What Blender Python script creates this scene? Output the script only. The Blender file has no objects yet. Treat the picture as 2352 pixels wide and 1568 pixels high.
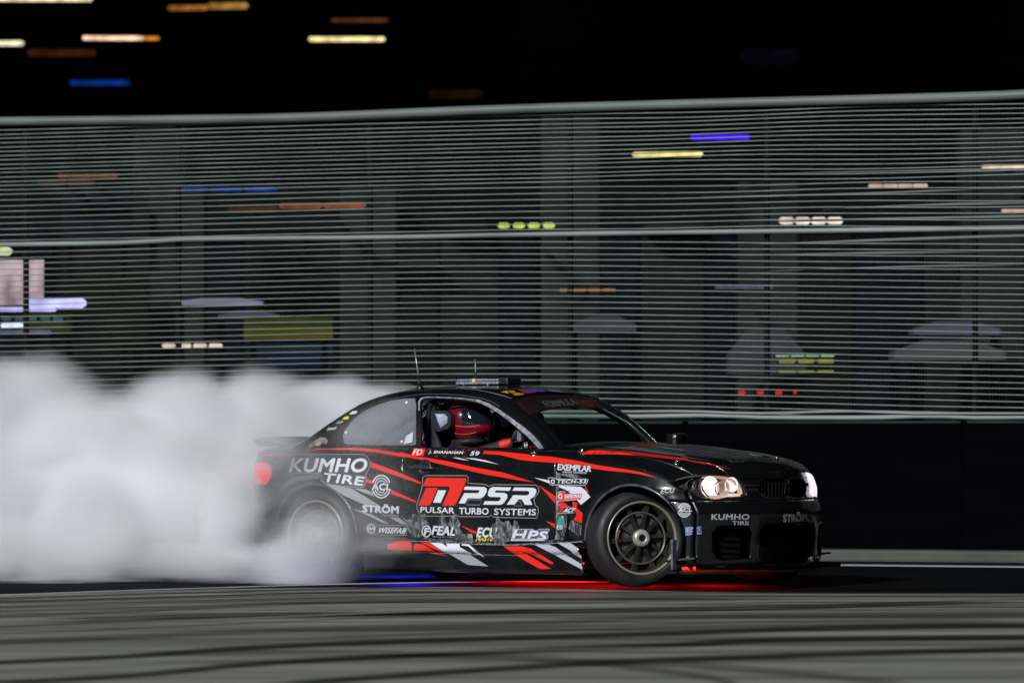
import bpy, bmesh, math, random
import numpy as np
from mathutils import Vector, Matrix
from mathutils.bvhtree import BVHTree
from mathutils.geometry import tessellate_polygon

random.seed(7)
S = bpy.context.scene
COL = S.collection
PI = math.pi

# ------------------------------------------------------------------ camera
FPX = 10200.0          # focal length in units of a 2352 px wide frame
HX, HY = 1176.0, 1010.0
CAMZ = 1.0
cam = bpy.data.cameras.new('camera')
cam.sensor_width = 36.0
cam.lens = 36.0 * FPX / 2352.0
cam.shift_y = (HY - 784.0) / 2352.0
cam.clip_start = 0.5
cam.clip_end = 800.0
cam_o = bpy.data.objects.new('camera', cam)
COL.objects.link(cam_o)
cam_o.location = (0, 0, CAMZ)
cam_o.rotation_euler = (PI / 2, 0, 0)
S.camera = cam_o
cam.dof.use_dof = True
cam.dof.focus_distance = 30.3
cam.dof.aperture_fstop = 2.8

# ------------------------------------------------------------------ light
SUN_AZ = math.atan2(-.88, -.47)      # direction towards the floodlights, behind and left of the camera
SUN_EL = math.radians(26)
w = bpy.data.worlds.new('World')
S.world = w
w.use_nodes = True
nt = w.node_tree
sky = nt.nodes.new('ShaderNodeTexSky')
sky.sky_type = 'NISHITA'
sky.sun_disc = False
sky.sun_elevation = math.radians(1.0)
sky.sun_rotation = PI / 2 - SUN_AZ
nt.links.new(sky.outputs[0], nt.nodes['Background'].inputs[0])
nt.nodes['Background'].inputs[1].default_value = 0.0002
sun = bpy.data.lights.new('sun', 'SUN')
sun.energy = 3.9
sun.angle = math.radians(6)
sun.color = (0.95, 0.98, 1.0)
sun_o = bpy.data.objects.new('sun', sun)
COL.objects.link(sun_o)
dv = Vector((math.cos(SUN_AZ) * math.cos(SUN_EL), math.sin(SUN_AZ) * math.cos(SUN_EL), math.sin(SUN_EL)))
sun_o.rotation_euler = dv.to_track_quat('Z', 'Y').to_euler()
sun_o.location = dv * 60

S.view_settings.view_transform = 'Standard'
S.view_settings.look = 'None'
S.view_settings.exposure = 0
S.view_settings.gamma = 1
S.view_settings.use_curve_mapping = False
try:
    S.cycles.volume_bounces = 10
    S.cycles.volume_step_rate = 1.5
    S.cycles.volume_max_steps = 256
    S.cycles.max_bounces = 14
    S.cycles.transparent_max_bounces = 24
    S.cycles.use_denoising = True
except Exception:
    pass

# ------------------------------------------------------------------ helpers
def lin(c):
    out = []
    for v in c[:3]:
        v = v / 255.0
        out.append(v / 12.92 if v <= .04045 else ((v + .055) / 1.055) ** 2.4)
    return tuple(out)

def P(px, py, Y):
    """the point at depth Y seen at (px, py) of the 2352 px wide picture"""
    return Vector(((px - HX) / FPX * Y, Y, CAMZ - (py - HY) / FPX * Y))

def G(px, py):
    """the point of the ground seen there"""
    return P(px, py, CAMZ * FPX / (py - HY))

MATS = {}
def mat(name, col=(.5, .5, .5), rough=.5, metal=0, spec=.5, coat=0, coat_rough=.05, emit=None, es=0,
        bump=None, vary=None, trans=0, alpha=1):
    if name in MATS:
        return MATS[name]
    m = bpy.data.materials.new(name)
    m.use_nodes = True
    t = m.node_tree
    b = t.nodes['Principled BSDF']
    b.inputs['Base Color'].default_value = (*col, 1)
    b.inputs['Roughness'].default_value = rough
    b.inputs['Metallic'].default_value = metal
    b.inputs['Specular IOR Level'].default_value = spec
    b.inputs['Coat Weight'].default_value = coat
    b.inputs['Coat Roughness'].default_value = coat_rough
    b.inputs['Transmission Weight'].default_value = trans
    b.inputs['Alpha'].default_value = alpha
    if emit:
        b.inputs['Emission Color'].default_value = (*emit, 1)
        b.inputs['Emission Strength'].default_value = es
    tc = t.nodes.new('ShaderNodeTexCoord')
    if vary:                                  # (scale, amount, (sx,sy,sz))
        mp = t.nodes.new('ShaderNodeMapping'); mp.inputs['Scale'].default_value = vary[2]
        t.links.new(tc.outputs['Object'], mp.inputs[0])
        n = t.nodes.new('ShaderNodeTexNoise'); n.inputs['Scale'].default_value = vary[0]; n.inputs['Detail'].default_value = 6
        t.links.new(mp.outputs[0], n.inputs['Vector'])
        r = t.nodes.new('ShaderNodeMapRange')
        r.inputs[1].default_value = .3; r.inputs[2].default_value = .7
        r.inputs[3].default_value = 1 - vary[1]; r.inputs[4].default_value = 1 + vary[1]
        t.links.new(n.outputs[0], r.inputs[0])
        x = t.nodes.new('ShaderNodeVectorMath'); x.operation = 'SCALE'
        x.inputs[0].default_value = col
        t.links.new(r.outputs[0], x.inputs['Scale'])
        t.links.new(x.outputs[0], b.inputs['Base Color'])
        r2 = t.nodes.new('ShaderNodeMapRange')
        r2.inputs[1].default_value = .3; r2.inputs[2].default_value = .7
        r2.inputs[3].default_value = rough * .8; r2.inputs[4].default_value = min(1, rough * 1.25)
        t.links.new(n.outputs[0], r2.inputs[0]); t.links.new(r2.outputs[0], b.inputs['Roughness'])
    if bump:                                  # (scale, strength, distance)
        n = t.nodes.new('ShaderNodeTexNoise'); n.inputs['Scale'].default_value = bump[0]; n.inputs['Detail'].default_value = 5
        t.links.new(tc.outputs['Object'], n.inputs['Vector'])
        bp = t.nodes.new('ShaderNodeBump'); bp.inputs['Strength'].default_value = bump[1]; bp.inputs['Distance'].default_value = bump[2]
        t.links.new(n.outputs[0], bp.inputs['Height']); t.links.new(bp.outputs[0], b.inputs['Normal'])
    MATS[name] = m
    return m

def emat(name, col, s=1.0):
    new = name not in MATS
    m = mat(name, (.0, .0, .0), .9, spec=.0, emit=col, es=s)
    if new:                                   # a diffuser never glows quite evenly
        t = m.node_tree
        tc = t.nodes.new('ShaderNodeTexCoord'); n = t.nodes.new('ShaderNodeTexNoise'); n.inputs['Scale'].default_value = 4.5; n.inputs['Detail'].default_value = 2
        t.links.new(tc.outputs['Object'], n.inputs['Vector'])
        r = t.nodes.new('ShaderNodeMapRange'); r.inputs[1].default_value = .35; r.inputs[2].default_value = .65
        r.inputs[3].default_value = s * .6; r.inputs[4].default_value = s * 1.3
        t.links.new(n.outputs[0], r.inputs[0]); t.links.new(r.outputs[0], t.nodes['Principled BSDF'].inputs['Emission Strength'])
    return m

def mesh_obj(name, verts, faces, m=None, parent=None, smooth=True, loc=None):
    me = bpy.data.meshes.new(name)
    me.from_pydata([tuple(v) for v in verts], [], [tuple(f) for f in faces])
    me.validate()
    me.update()
    if smooth:
        me.polygons.foreach_set('use_smooth', [True] * len(me.polygons))
    if m:
        me.materials.append(m)
    o = bpy.data.objects.new(name, me)
    COL.objects.link(o)
    if parent:
        o.parent = parent
    if loc is not None:
        o.location = loc
    return o

def tag(o, label=None, cat=None, group=None, kind=None):
    if label: o['label'] = label
    if cat: o['category'] = cat
    if group: o['group'] = group
    if kind: o['kind'] = kind
    return o

def empty(name, loc, rz=0, label=None, cat=None, group=None):
    o = bpy.data.objects.new(name, None)
    COL.objects.link(o)
    o.location = loc
    o.rotation_euler = (0, 0, rz)
    o.empty_display_size = .2
    return tag(o, label, cat, group)

class MB:
    """collects simple shapes, then links them as one mesh object"""
    def __init__(s): s.v = []; s.f = []
    def add(s, v, f):
        k = len(s.v)
        s.v += [tuple(p) for p in v]; s.f += [tuple(i + k for i in q) for q in f]
        return s
    def box(s, c, d, M=None, bev=0):
        cx, cy, cz = c; x, y, z = d[0] / 2, d[1] / 2, d[2] / 2
        if bev <= 0:
            v = [Vector((cx + a * x, cy + b * y, cz + e * z)) for a in (-1, 1) for b in (-1, 1) for e in (-1, 1)]
            f = [(0, 1, 3, 2), (4, 6, 7, 5), (0, 4, 5, 1), (2, 3, 7, 6), (0, 2, 6, 4), (1, 5, 7, 3)]
        else:
            bm = bmesh.new(); bmesh.ops.create_cube(bm, size=1)
            for q in bm.verts: q.co = Vector((q.co.x * d[0], q.co.y * d[1], q.co.z * d[2]))
            bmesh.ops.bevel(bm, geom=bm.edges[:], offset=bev, segments=2, affect='EDGES', profile=.5)
            bm.verts.index_update()
            v = [q.co + Vector(c) for q in bm.verts]; f = [[q.index for q in h.verts] for h in bm.faces]; bm.free()
        if M is not None: v = [M @ q for q in v]
        return s.add(v, f)
    def tube(s, pts, r, n=8, cap=True):
        pts = [Vector(p) for p in pts]
        k = len(pts); rr = r if hasattr(r, '__len__') else [r] * k
        v = []; f = []
        up = None
        for i, p in enumerate(pts):
            t = (pts[min(i + 1, k - 1)] - pts[max(i - 1, 0)]).normalized()
            if up is None:
                up = Vector((0, 0, 1)) if abs(t.z) < .9 else Vector((1, 0, 0))
            a = t.cross(up).normalized(); b = a.cross(t).normalized(); up = b
            for j in range(n):
                g = 2 * PI * j / n
                v.append(p + (a * math.cos(g) + b * math.sin(g)) * rr[i])
        for i in range(k - 1):
            for j in range(n):
                f.append((i * n + j, i * n + (j + 1) % n, (i + 1) * n + (j + 1) % n, (i + 1) * n + j))
        if cap:
            f.append(tuple(range(n))[::-1]); f.append(tuple((k - 1) * n + j for j in range(n)))
        return s.add(v, f)
    def lathe(s, prof, n=48, M=None, a0=0, a1=2 * PI):
        """profile of (radius, height) turned about local z"""
        full = abs(a1 - a0 - 2 * PI) < 1e-6
        m_ = n if full else n + 1
        v = []; f = []
        for i in range(m_):
            g = a0 + (a1 - a0) * i / n
            for r, h in prof:
                q = Vector((r * math.cos(g), r * math.sin(g), h))
                v.append(M @ q if M is not None else q)
        k = len(prof)
        for i in range(n):
            i2 = (i + 1) % m_
            for j in range(k - 1):
                f.append((i * k + j, i2 * k + j, i2 * k + j + 1, i * k + j + 1))
        return s.add(v, f)
    def prism(s, poly, h0, h1, M=None):
        """2-D outline (x, y) raised from z=h0 to z=h1"""
        n = len(poly)
        v = [Vector((x, y, h0)) for x, y in poly] + [Vector((x, y, h1)) for x, y in poly]
        if M is not None: v = [M @ q for q in v]
        f = [tuple(range(n))[::-1], tuple(range(n, 2 * n))] + [(i, (i + 1) % n, n + (i + 1) % n, n + i) for i in range(n)]
        return s.add(v, f)
    def build(s, name, m, parent=None, smooth=False, sharp=None):
        o = mesh_obj(name, s.v, s.f, m, parent, smooth or sharp is not None)
        if sharp is not None:
            o.data.set_sharp_from_angle(angle=math.radians(sharp))
        return o

def pchip(xk, yk, x):
    xk = np.array(xk, float); yk = np.array(yk, float); x = np.atleast_1d(np.array(x, float))
    h = np.diff(xk); d = np.diff(yk) / h
    m = np.zeros_like(yk)
    for i in range(1, len(xk) - 1):
        if d[i - 1] * d[i] > 0:
            w1 = 2 * h[i] + h[i - 1]; w2 = h[i] + 2 * h[i - 1]
            m[i] = (w1 + w2) / (w1 / d[i - 1] + w2 / d[i])
    m[0] = d[0]; m[-1] = d[-1]
    i = np.clip(np.searchsorted(xk, x) - 1, 0, len(h) - 1)
    t = np.clip((x - xk[i]) / h[i], 0, 1)
    return ((2 * t**3 - 3 * t**2 + 1) * yk[i] + (t**3 - 2 * t**2 + t) * h[i] * m[i]
            + (-2 * t**3 + 3 * t**2) * yk[i + 1] + (t**3 - t**2) * h[i] * m[i + 1])

def catmull(pts, n):
    """resample a 2-D control polyline smoothly with n points per span"""
    p = np.array(pts, float)
    q = np.vstack([2 * p[0] - p[1], p, 2 * p[-1] - p[-2]])
    out = []
    for i in range(1, len(q) - 2):
        a, b, c, d = q[i - 1], q[i], q[i + 1], q[i + 2]
        for k in range(n):
            t = k / n
            out.append(.5 * ((2 * b) + (-a + c) * t + (2 * a - 5 * b + 4 * c - d) * t * t + (-a + 3 * b - 3 * c + d) * t**3))
    out.append(p[-1])
    return np.array(out)

def polydist(pts, poly):
    """signed distance to a closed 2-D polygon, positive inside"""
    pts = np.asarray(pts, float); poly = np.asarray(poly, float)
    n = len(poly); best = np.full(len(pts), 1e9); inside = np.zeros(len(pts), bool)
    for i in range(n):
        a = poly[i]; b = poly[(i + 1) % n]; ab = b - a
        t = np.clip(((pts - a) @ ab) / max(1e-12, ab @ ab), 0, 1)
        dd = np.hypot(*(pts - a - t[:, None] * ab).T)
        best = np.minimum(best, dd)
        c = ((a[1] > pts[:, 1]) != (b[1] > pts[:, 1]))
        with np.errstate(divide='ignore', invalid='ignore'):
            xi = (b[0] - a[0]) * (pts[:, 1] - a[1]) / (b[1] - a[1] if b[1] != a[1] else 1e-12) + a[0]
        inside ^= c & (pts[:, 0] < xi)
    return np.where(inside, best, -best)

def clip(mesh, f):
    """keep the part of (verts, faces) where the per-vertex field f is positive"""
    V, F = mesh
    f = np.asarray(f)
    pos = f > 0
    newv = []; idx = {}; cut = {}
    def keepv(i):
        if i not in idx:
            idx[i] = len(newv); newv.append(V[i])
        return idx[i]
    def cutv(i, j):
        k = (i, j) if i < j else (j, i)
        if k not in cut:
            t = f[i] / (f[i] - f[j])
            cut[k] = len(newv); newv.append(V[i] + (V[j] - V[i]) * t)
        return cut[k]
    out = []
    for face in F:
        s = [pos[i] for i in face]
        if not any(s): continue
        if all(s):
            out.append([keepv(i) for i in face]); continue
        r = []
        n = len(face)
        for k in range(n):
            i, j = face[k], face[(k + 1) % n]
            if pos[i]: r.append(keepv(i))
            if pos[i] != pos[j]: r.append(cutv(i, j))
        if len(r) > 2: out.append(r)
    return (np.array(newv) if newv else np.zeros((0, 3))), out

def split(mesh, field, gap=.0018):
    """field(verts) -> values; returns the positive part and the rest, a panel gap apart"""
    if len(mesh[0]) == 0: return mesh, mesh
    f = field(mesh[0])
    return clip(mesh, f - gap), clip(mesh, -f - gap)

# ================================================================== SETTING
def ground_mat(name, base, dark, streak=1.0, rough=.85, spec=.3):
    m = bpy.data.materials.new(name); m.use_nodes = True
    t = m.node_tree; b = t.nodes['Principled BSDF']
    tc = t.nodes.new('ShaderNodeTexCoord')
    def noise(scale, sc, rot, detail=6):
        mp = t.nodes.new('ShaderNodeMapping'); mp.inputs['Rotation'].default_value = (0, 0, rot)
        mp.inputs['Scale'].default_value = sc
        t.links.new(tc.outputs['Object'], mp.inputs[0])
        n = t.nodes.new('ShaderNodeTexNoise'); n.inputs['Scale'].default_value = scale; n.inputs['Detail'].default_value = detail
        n.inputs['Roughness'].default_value = .62
        t.links.new(mp.outputs[0], n.inputs['Vector'])
        return n.outputs[0]
    rot = -math.radians(33)
    a = noise(1.0, (.05, 1.0, 1), rot, 8)         # broad brushed bands along the racing line
    bb = noise(1.0, (.12, 5.0, 1), rot, 6)        # fine tyre streaks
    c = noise(90, (1, 1, 1), 0, 3)                # grain of the concrete
    def mr(x, a0, a1, b0, b1):
        r = t.nodes.new('ShaderNodeMapRange'); r.inputs[1].default_value = a0; r.inputs[2].default_value = a1
        r.inputs[3].default_value = b0; r.inputs[4].default_value = b1; t.links.new(x, r.inputs[0]); return r.outputs[0]
    def mul(x, y):
        q = t.nodes.new('ShaderNodeMath'); q.operation = 'MULTIPLY'; t.links.new(x, q.inputs[0]); t.links.new(y, q.inputs[1]); return q.outputs[0]
    k = mul(mul(mr(a, .36, .62, 1 - .52 * streak, 1.15), mr(bb, .33, .66, 1 - .58 * streak, 1.2)), mr(c, .3, .7, .86, 1.12))
    x = t.nodes.new('ShaderNodeVectorMath'); x.operation = 'SCALE'; x.inputs[0].default_value = base
    t.links.new(k, x.inputs['Scale'])
    t.links.new(x.outputs[0], b.inputs['Base Color'])
    b.inputs['Roughness'].default_value = rough
    b.inputs['Specular IOR Level'].default_value = spec
    bp = t.nodes.new('ShaderNodeBump'); bp.inputs['Strength'].default_value = .4; bp.inputs['Distance'].default_value = .003
    t.links.new(c, bp.inputs['Height']); t.links.new(bp.outputs[0], b.inputs['Normal'])
    return m

concrete_ground = ground_mat('worn concrete', (.30, .303, .262), None, 1.0)
black_asphalt = ground_mat('black asphalt band', (.0045, .0047, .0055), None, .5, .8, .04)  # near-black tone from the pale ground's edge back to the wall

g = mesh_obj('ground', [(-260, -60, 0), (260, -60, 0), (260, 420, 0), (-260, 420, 0)], [(0, 1, 2, 3)], concrete_ground, None, False)
tag(g, 'pale worn concrete ground streaked with rubber in front of the car', kind='structure')

edge = [(-900, 1400), (-300, 1376), (0, 1364), (250, 1358), (500, 1352), (750, 1348.5), (1000, 1347), (1200, 1349), (1400, 1354), (1600, 1358), (1800, 1361), (2352, 1362), (3300, 1363)]
ev = [G(*p) for p in edge]
far = [Vector((26, 64, 0)), Vector((-30, 64, 0))]
tv = [Vector((p.x, p.y, .004)) for p in ev + far]
tri = tessellate_polygon([tv])
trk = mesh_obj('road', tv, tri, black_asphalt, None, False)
tag(trk, 'black asphalt of the drift track running along the wall', kind='structure')

def ground_strip(name, pts, width_px, z, m, label, uv=True, widths=None):
    """a strip on the ground along picture points, its width given at each point in picture pixels"""
    c = [G(*p) for p in pts]
    # densify
    xs = [p.x for p in c]; ys = [p.y for p in c]
    t = np.linspace(0, len(c) - 1, 40)
    X = pchip(range(len(c)), xs, t); Y = pchip(range(len(c)), ys, t)
    v = []; uvs = []; n = len(t)
    for i in range(n):
        a = Vector((X[min(i + 1, n - 1)] - X[max(i - 1, 0)], Y[min(i + 1, n - 1)] - Y[max(i - 1, 0)], 0)).normalized()
        s = Vector((-a.y, a.x, 0))
        wy = width_px * Y[i] ** 2 / (CAMZ * FPX)           # depth covered by that many pixels
        wd = wy * abs(s.y) if abs(s.y) > .2 else wy * .2
        for k in range(5):
            q = (k / 4 - .5) * wd
            v.append((X[i] + s.x * q, Y[i] + s.y * q, z)); uvs.append((i / n, k / 4))
    f = [(i * 5 + k, i * 5 + k + 1, i * 5 + k + 6, i * 5 + k + 5) for i in range(n - 1) for k in range(4)]
    o = mesh_obj(name, v, f, m, None, False)
    ul = o.data.uv_layers.new(name='UVMap')
    for l in o.data.loops: ul.data[l.index].uv = uvs[l.vertex_index]
    tag(o, label, kind='structure')
    return o

def strip_mat(name, col, strength, soft=True, rough=.7):
    m = bpy.data.materials.new(name); m.use_nodes = True
    t = m.node_tree; b = t.nodes['Principled BSDF']
    b.inputs['Base Color'].default_value = (*col, 1); b.inputs['Roughness'].default_value = rough
    b.inputs['Specular IOR Level'].default_value = .25
    uv = t.nodes.new('ShaderNodeUVMap'); sp = t.nodes.new('ShaderNodeSeparateXYZ'); t.links.new(uv.outputs[0], sp.inputs[0])
    pp = t.nodes.new('ShaderNodeMath'); pp.operation = 'PINGPONG'; pp.inputs[1].default_value = .5; t.links.new(sp.outputs[1], pp.inputs[0])
    r = t.nodes.new('ShaderNodeMapRange'); r.interpolation_type = 'SMOOTHSTEP'
    r.inputs[1].default_value = 0; r.inputs[2].default_value = .38 if soft else .06; r.inputs[3].default_value = 0; r.inputs[4].default_value = strength
    t.links.new(pp.outputs[0], r.inputs[0])
    tc = t.nodes.new('ShaderNodeTexCoord')
    mp = t.nodes.new('ShaderNodeMapping'); mp.inputs['Rotation'].default_value = (0, 0, -math.radians(33)); mp.inputs['Scale'].default_value = (.35, 9, 1)
    t.links.new(tc.outputs['Object'], mp.inputs[0])
    n = t.nodes.new('ShaderNodeTexNoise'); n.inputs['Scale'].default_value = 1.4; n.inputs['Detail'].default_value = 4
    t.links.new(mp.outputs[0], n.inputs['Vector'])
    r2 = t.nodes.new('ShaderNodeMapRange'); r2.inputs[1].default_value = .3; r2.inputs[2].default_value = .6; r2.inputs[3].default_value = .55; r2.inputs[4].default_value = 1
    t.links.new(n.outputs[0], r2.inputs[0])
    mu = t.nodes.new('ShaderNodeMath'); mu.operation = 'MULTIPLY'; t.links.new(r.outputs[0], mu.inputs[0]); t.links.new(r2.outputs[0], mu.inputs[1])
    pe = t.nodes.new('ShaderNodeMath'); pe.operation = 'PINGPONG'; pe.inputs[1].default_value = .5; t.links.new(sp.outputs[0], pe.inputs[0])
    re_ = t.nodes.new('ShaderNodeMapRange'); re_.interpolation_type = 'SMOOTHSTEP'; re_.inputs[1].default_value = .0; re_.inputs[2].default_value = .12; re_.inputs[3].default_value = 0; re_.inputs[4].default_value = 1
    t.links.new(pe.outputs[0], re_.inputs[0])
    mu2 = t.nodes.new('ShaderNodeMath'); mu2.operation = 'MULTIPLY'; t.links.new(mu.outputs[0], mu2.inputs[0]); t.links.new(re_.outputs[0], mu2.inputs[1])
    t.links.new(mu2.outputs[0], b.inputs['Alpha'])
    return m

rubber_mark = strip_mat('tyre rubber on concrete', (.012, .013, .015), .95)
rubber_mark_soft = strip_mat('faint tyre rubber on concrete', (.02, .021, .024), .6)
line_paint = strip_mat('worn white line paint', (.62, .62, .66), .9, False)
pale_scuff = strip_mat('pale scuffed concrete', (.42, .42, .40), .5)

MARKS = [
 ('k', [(-500, 1545), (0, 1522), (300, 1507), (600, 1487), (1176, 1465), (1526, 1455), (2000, 1441), (2900, 1432)], 11),
 ('k', [(-400, 1590), (0, 1570), (300, 1552), (600, 1525), (1176, 1496), (1526, 1483), (1776, 1471), (2352, 1464), (3000, 1458)], 11),
 ('k', [(500, 1590), (700, 1570), (1176, 1535), (1476, 1519), (1776, 1508), (2352, 1492), (3000, 1478)], 11),
 ('s', [(-400, 1434), (0, 1417), (350, 1402), (750, 1385), (1176, 1378), (1800, 1372)], 5),
 ('k', [(-400, 1462), (0, 1444), (450, 1425), (900, 1410), (1300, 1402)], 5),
 ('s', [(-400, 1495), (0, 1477), (650, 1450), (1176, 1434), (1576, 1420), (2352, 1413), (3000, 1410)], 9),
 ('k', [(0, 1432), (500, 1416), (1176, 1407), (1676, 1400), (2352, 1380)], 5),
 ('s', [(300, 1505), (700, 1503), (1176, 1513), (1626, 1560), (1700, 1580)], 9),
 ('s', [(1300, 1520), (1526, 1528), (1926, 1560), (2100, 1580)], 9),
 ('s', [(-300, 1400), (0, 1392), (600, 1375), (1200, 1366), (2352, 1370), (3000, 1372)], 5),
 ('s', [(-300, 1412), (200, 1398), (900, 1382), (1700, 1388), (2352, 1392), (3000, 1392)], 6),
 ('s', [(600, 1468), (1176, 1450), (1700, 1438), (2352, 1428)], 8),
 ('k', [(-300, 1384), (0, 1381), (400, 1370), (900, 1359), (1400, 1360)], 4),
 ('s', [(1300, 1372), (1800, 1377), (2352, 1376), (3000, 1376)], 4),
 ('p', [(-300, 1553), (0, 1541), (600, 1518), (1176, 1505), (1526, 1500), (1700, 1500)], 5),
 ('p', [(-300, 1462), (0, 1455), (450, 1436), (1000, 1412), (1176, 1408)], 7),
 ('p', [(700, 1418), (1176, 1404), (1800, 1390), (2352, 1386)], 6),
 ('p', [(1900, 1562), (2100, 1557), (2352, 1551), (2700, 1545)], 4),
]
for i, (k, pts, wd) in enumerate(MARKS):
    mm = {'k': rubber_mark, 's': rubber_mark_soft, 'p': pale_scuff}[k]
    ground_strip('tyre_mark' if k != 'p' else 'ground_scuff', pts, wd * (1.5 if k != 'p' else 1.1), .004 + .0015 * (i + 1), mm, None)
ground_strip('painted_line', [(-400, 1392), (0, 1376.5), (250, 1367), (500, 1359), (750, 1351.5), (1000, 1346.7), (1200, 1344.8), (1400, 1345.5)], 2.2, .03, line_paint,
             'thin white line painted along the edge of the black asphalt')

# ------------------------------------------------------------------ wall, kerb and fence behind the car
FA = Vector((-4.61, 40.0, 0)); FB = Vector((4.24, 36.8, 0))
FD = (FB - FA).normalized(); FN = Vector((-FD.y, FD.x, 0))      # FN points away from the camera
def on_fence(px, py, off=0.0):
    """where the sight line through a picture point meets the fence plane"""
    d = Vector(((px - HX) / FPX, 1, -(py - HY) / FPX))
    o = Vector((0, 0, CAMZ)); a = FA + FN * off
    t = (a - o).dot(FN) / d.dot(FN)
    return o + d * t
def fence_s(px):
    return (on_fence(px, HY) - FA).dot(FD)
FROT = math.atan2(FD.y, FD.x)

wall_black = mat('black rubber wall facing', (.0014, .0014, .0020), .9, spec=.0, vary=(1.2, .35, (1, 1, 6)), bump=(14, .3, .01))
wall_cap = mat('weathered dark concrete', (.006, .0062, .007), .8, vary=(3, .3, (1, 1, 1)))
SEG = 2.4
BL_LABEL = {-3: 'black barrier block far outside the left edge of the picture', -2: 'second black barrier block beyond the left edge of the picture', -1: 'black barrier block at the left edge behind the thick smoke',
            0: 'black barrier block behind the middle of the smoke bank', 1: 'black barrier block behind the boot and rear wing of the car', 2: 'black barrier block behind the car roof and driver',
            3: 'black barrier block seen past the windscreen and bonnet', 4: 'black barrier block to the right of the car nose, at the right edge', 5: 'black barrier block just outside the right edge of the picture',
            6: 'second black barrier block outside the right edge', 7: 'last black barrier block far outside the right edge'}
for k in range(-3, 8):
    s0 = k * SEG - .6
    c = FA + FD * (s0 + SEG / 2) - FN * .25
    b = empty('barrier_block', (c.x, c.y, 0), FROT, None, 'track barrier', 'black barrier blocks standing end to end under the fence')
    hgt = 1.135
    prof = [(-.32, .004), (-.32, .09), (-.20, .32), (-.16, hgt), (.16, hgt), (.20, .32), (.32, .09), (.32, .004)]
    M = Matrix(((0, 0, 1, 0), (1, 0, 0, 0), (0, 1, 0, 0), (0, 0, 0, 1)))
    MB().prism(prof, -SEG / 2 + .003, SEG / 2 - .003, M).build('block_body', wall_black, b)
    for x in (-.8, 0, .8): MB().box((x, -.165, .78), (.07, .02, .30), bev=.006).build('rubber_strap', wall_black, b)
    MB().box((0, 0, hgt + .012), (SEG - .05, .30, .022), bev=.004).build('cap_strip', wall_cap, b)
    names = {0: 'black barrier block behind the thickest smoke', 3: 'black barrier block just behind the car roof and windscreen',
             4: 'black barrier block beyond the car bonnet and headlights'}
    b['label'] = BL_LABEL[k]

kerb_m = mat('pale green grey kerb', (.075, .082, .07), .7, spec=.1, vary=(2, .2, (1, 8, 1)))
kerb_line = mat('white edge line on kerb foot', (.22, .24, .26), .6)
# kerb at the foot of the wall
o = MB().box((4.5, 0, .05), (26, .34, .10), bev=.02).build('kerb', kerb_m)
kb = FA - FN * .86; o.location = (kb.x, kb.y, .004); o.rotation_euler = (0, 0, FROT); tag(o, 'pale low kerb along the foot of the barrier at right', kind='structure')
o = MB().box((4.5, 0, .006), (26, .22, .008)).build('edge_line', kerb_line)
kb = FA - FN * 2.0; o.location = (kb.x, kb.y, .004); o.rotation_euler = (0, 0, FROT); tag(o, 'thin pale line painted in front of the kerb', kind='structure')

# fence ---------------------------------------------------------
wire_m = mat('galvanised wire', (.205, .245, .22), .5, metal=.0, spec=.5, vary=(3, .25, (1, 1, 1)))
rail_m = mat('grey green painted steel rail', (.105, .122, .108), .55, vary=(1.2, .3, (1, 1, 1)))
rail_pale = mat('pale galvanised steel rail', (.18, .21, .195), .5, vary=(1.0, .35, (1, 1, 1)))
post_m = mat('dark galvanised post', (.006, .007, .0066), .8, spec=.1, vary=(2, .3, (1, 1, 1)))
cable_m = mat('worn steel cable', (.11, .125, .108), .55, vary=(2, .3, (1, 1, 1)))
fence = empty('catch_fence', FA, 0, 'tall catch fence of closely spaced horizontal wires on steel posts above the barrier', 'fence')
def fence_local(p): return p - FA
def wire_y(kind, i, px):
    """picture height of wire i at column px, from the three columns read off the photograph (60, 1240, 2500 of 2560)"""
    full = px / .91875
    if kind == 'fine':
        a = [280 + (115 + 28.0 * i) / 2.613, 220 + (186 + 29.1 * i) / 2.613, 200 + (190 + 37.0 * i) / 3.133]
    elif kind == 'mid':
        a = [280 + (572 + 38.0 * i) / 2.613, 220 + (655 + 39.2 * i) / 2.613, 200 + (795 + 49.0 * i) / 3.133]
    else:
        a = [280 + (912 + 38.3 * i) / 2.613, 604.6 + 15.0 * i, 610.2 + 15.68 * i]
    X = [60, 1240, 2500]
    y = pchip(X, a, [min(max(full, 60), 2500)])[0]
    if full < 60: y += (full - 60) * (a[1] - a[0]) / 1180
    if full > 2500: y += (full - 2500) * (a[2] - a[1]) / 1260
    y *= .91875
    return y
def wob(kind, i, px):
    if kind == 'low' or px < 1250: amp = 0
    else: amp = min(1, (px - 1250) / 250) * max(0, 1 - abs(px - 1850) / 900)
    ph = 1.6 + .12 * i + {'fine': 0, 'mid': 1.1, 'low': 2}[kind]
    y = amp * 3.2 * math.sin((px - 1300) / 165 + .25 * i)
    y += .5 * math.sin(px / 260 + 1.7 * i) + .35 * math.sin(px / 90 + 2.3 * i)
    return y
pxs = [-700 + 70 * k for k in range(60)]
def make_wire(name, f, r, m, off=0, n=6):
    pts = [fence_local(on_fence(px, f(px), off)) for px in pxs]
    return MB().tube(pts, r, n).build(name, m, fence, smooth=True)
for kind, cnt in (('fine', 16), ('mid', 8), ('low', 29)):
    for i in range(cnt):
        make_wire('wire', lambda px: wire_y(kind, i, px) + wob(kind, i, px), .0041, wire_m)
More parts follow.
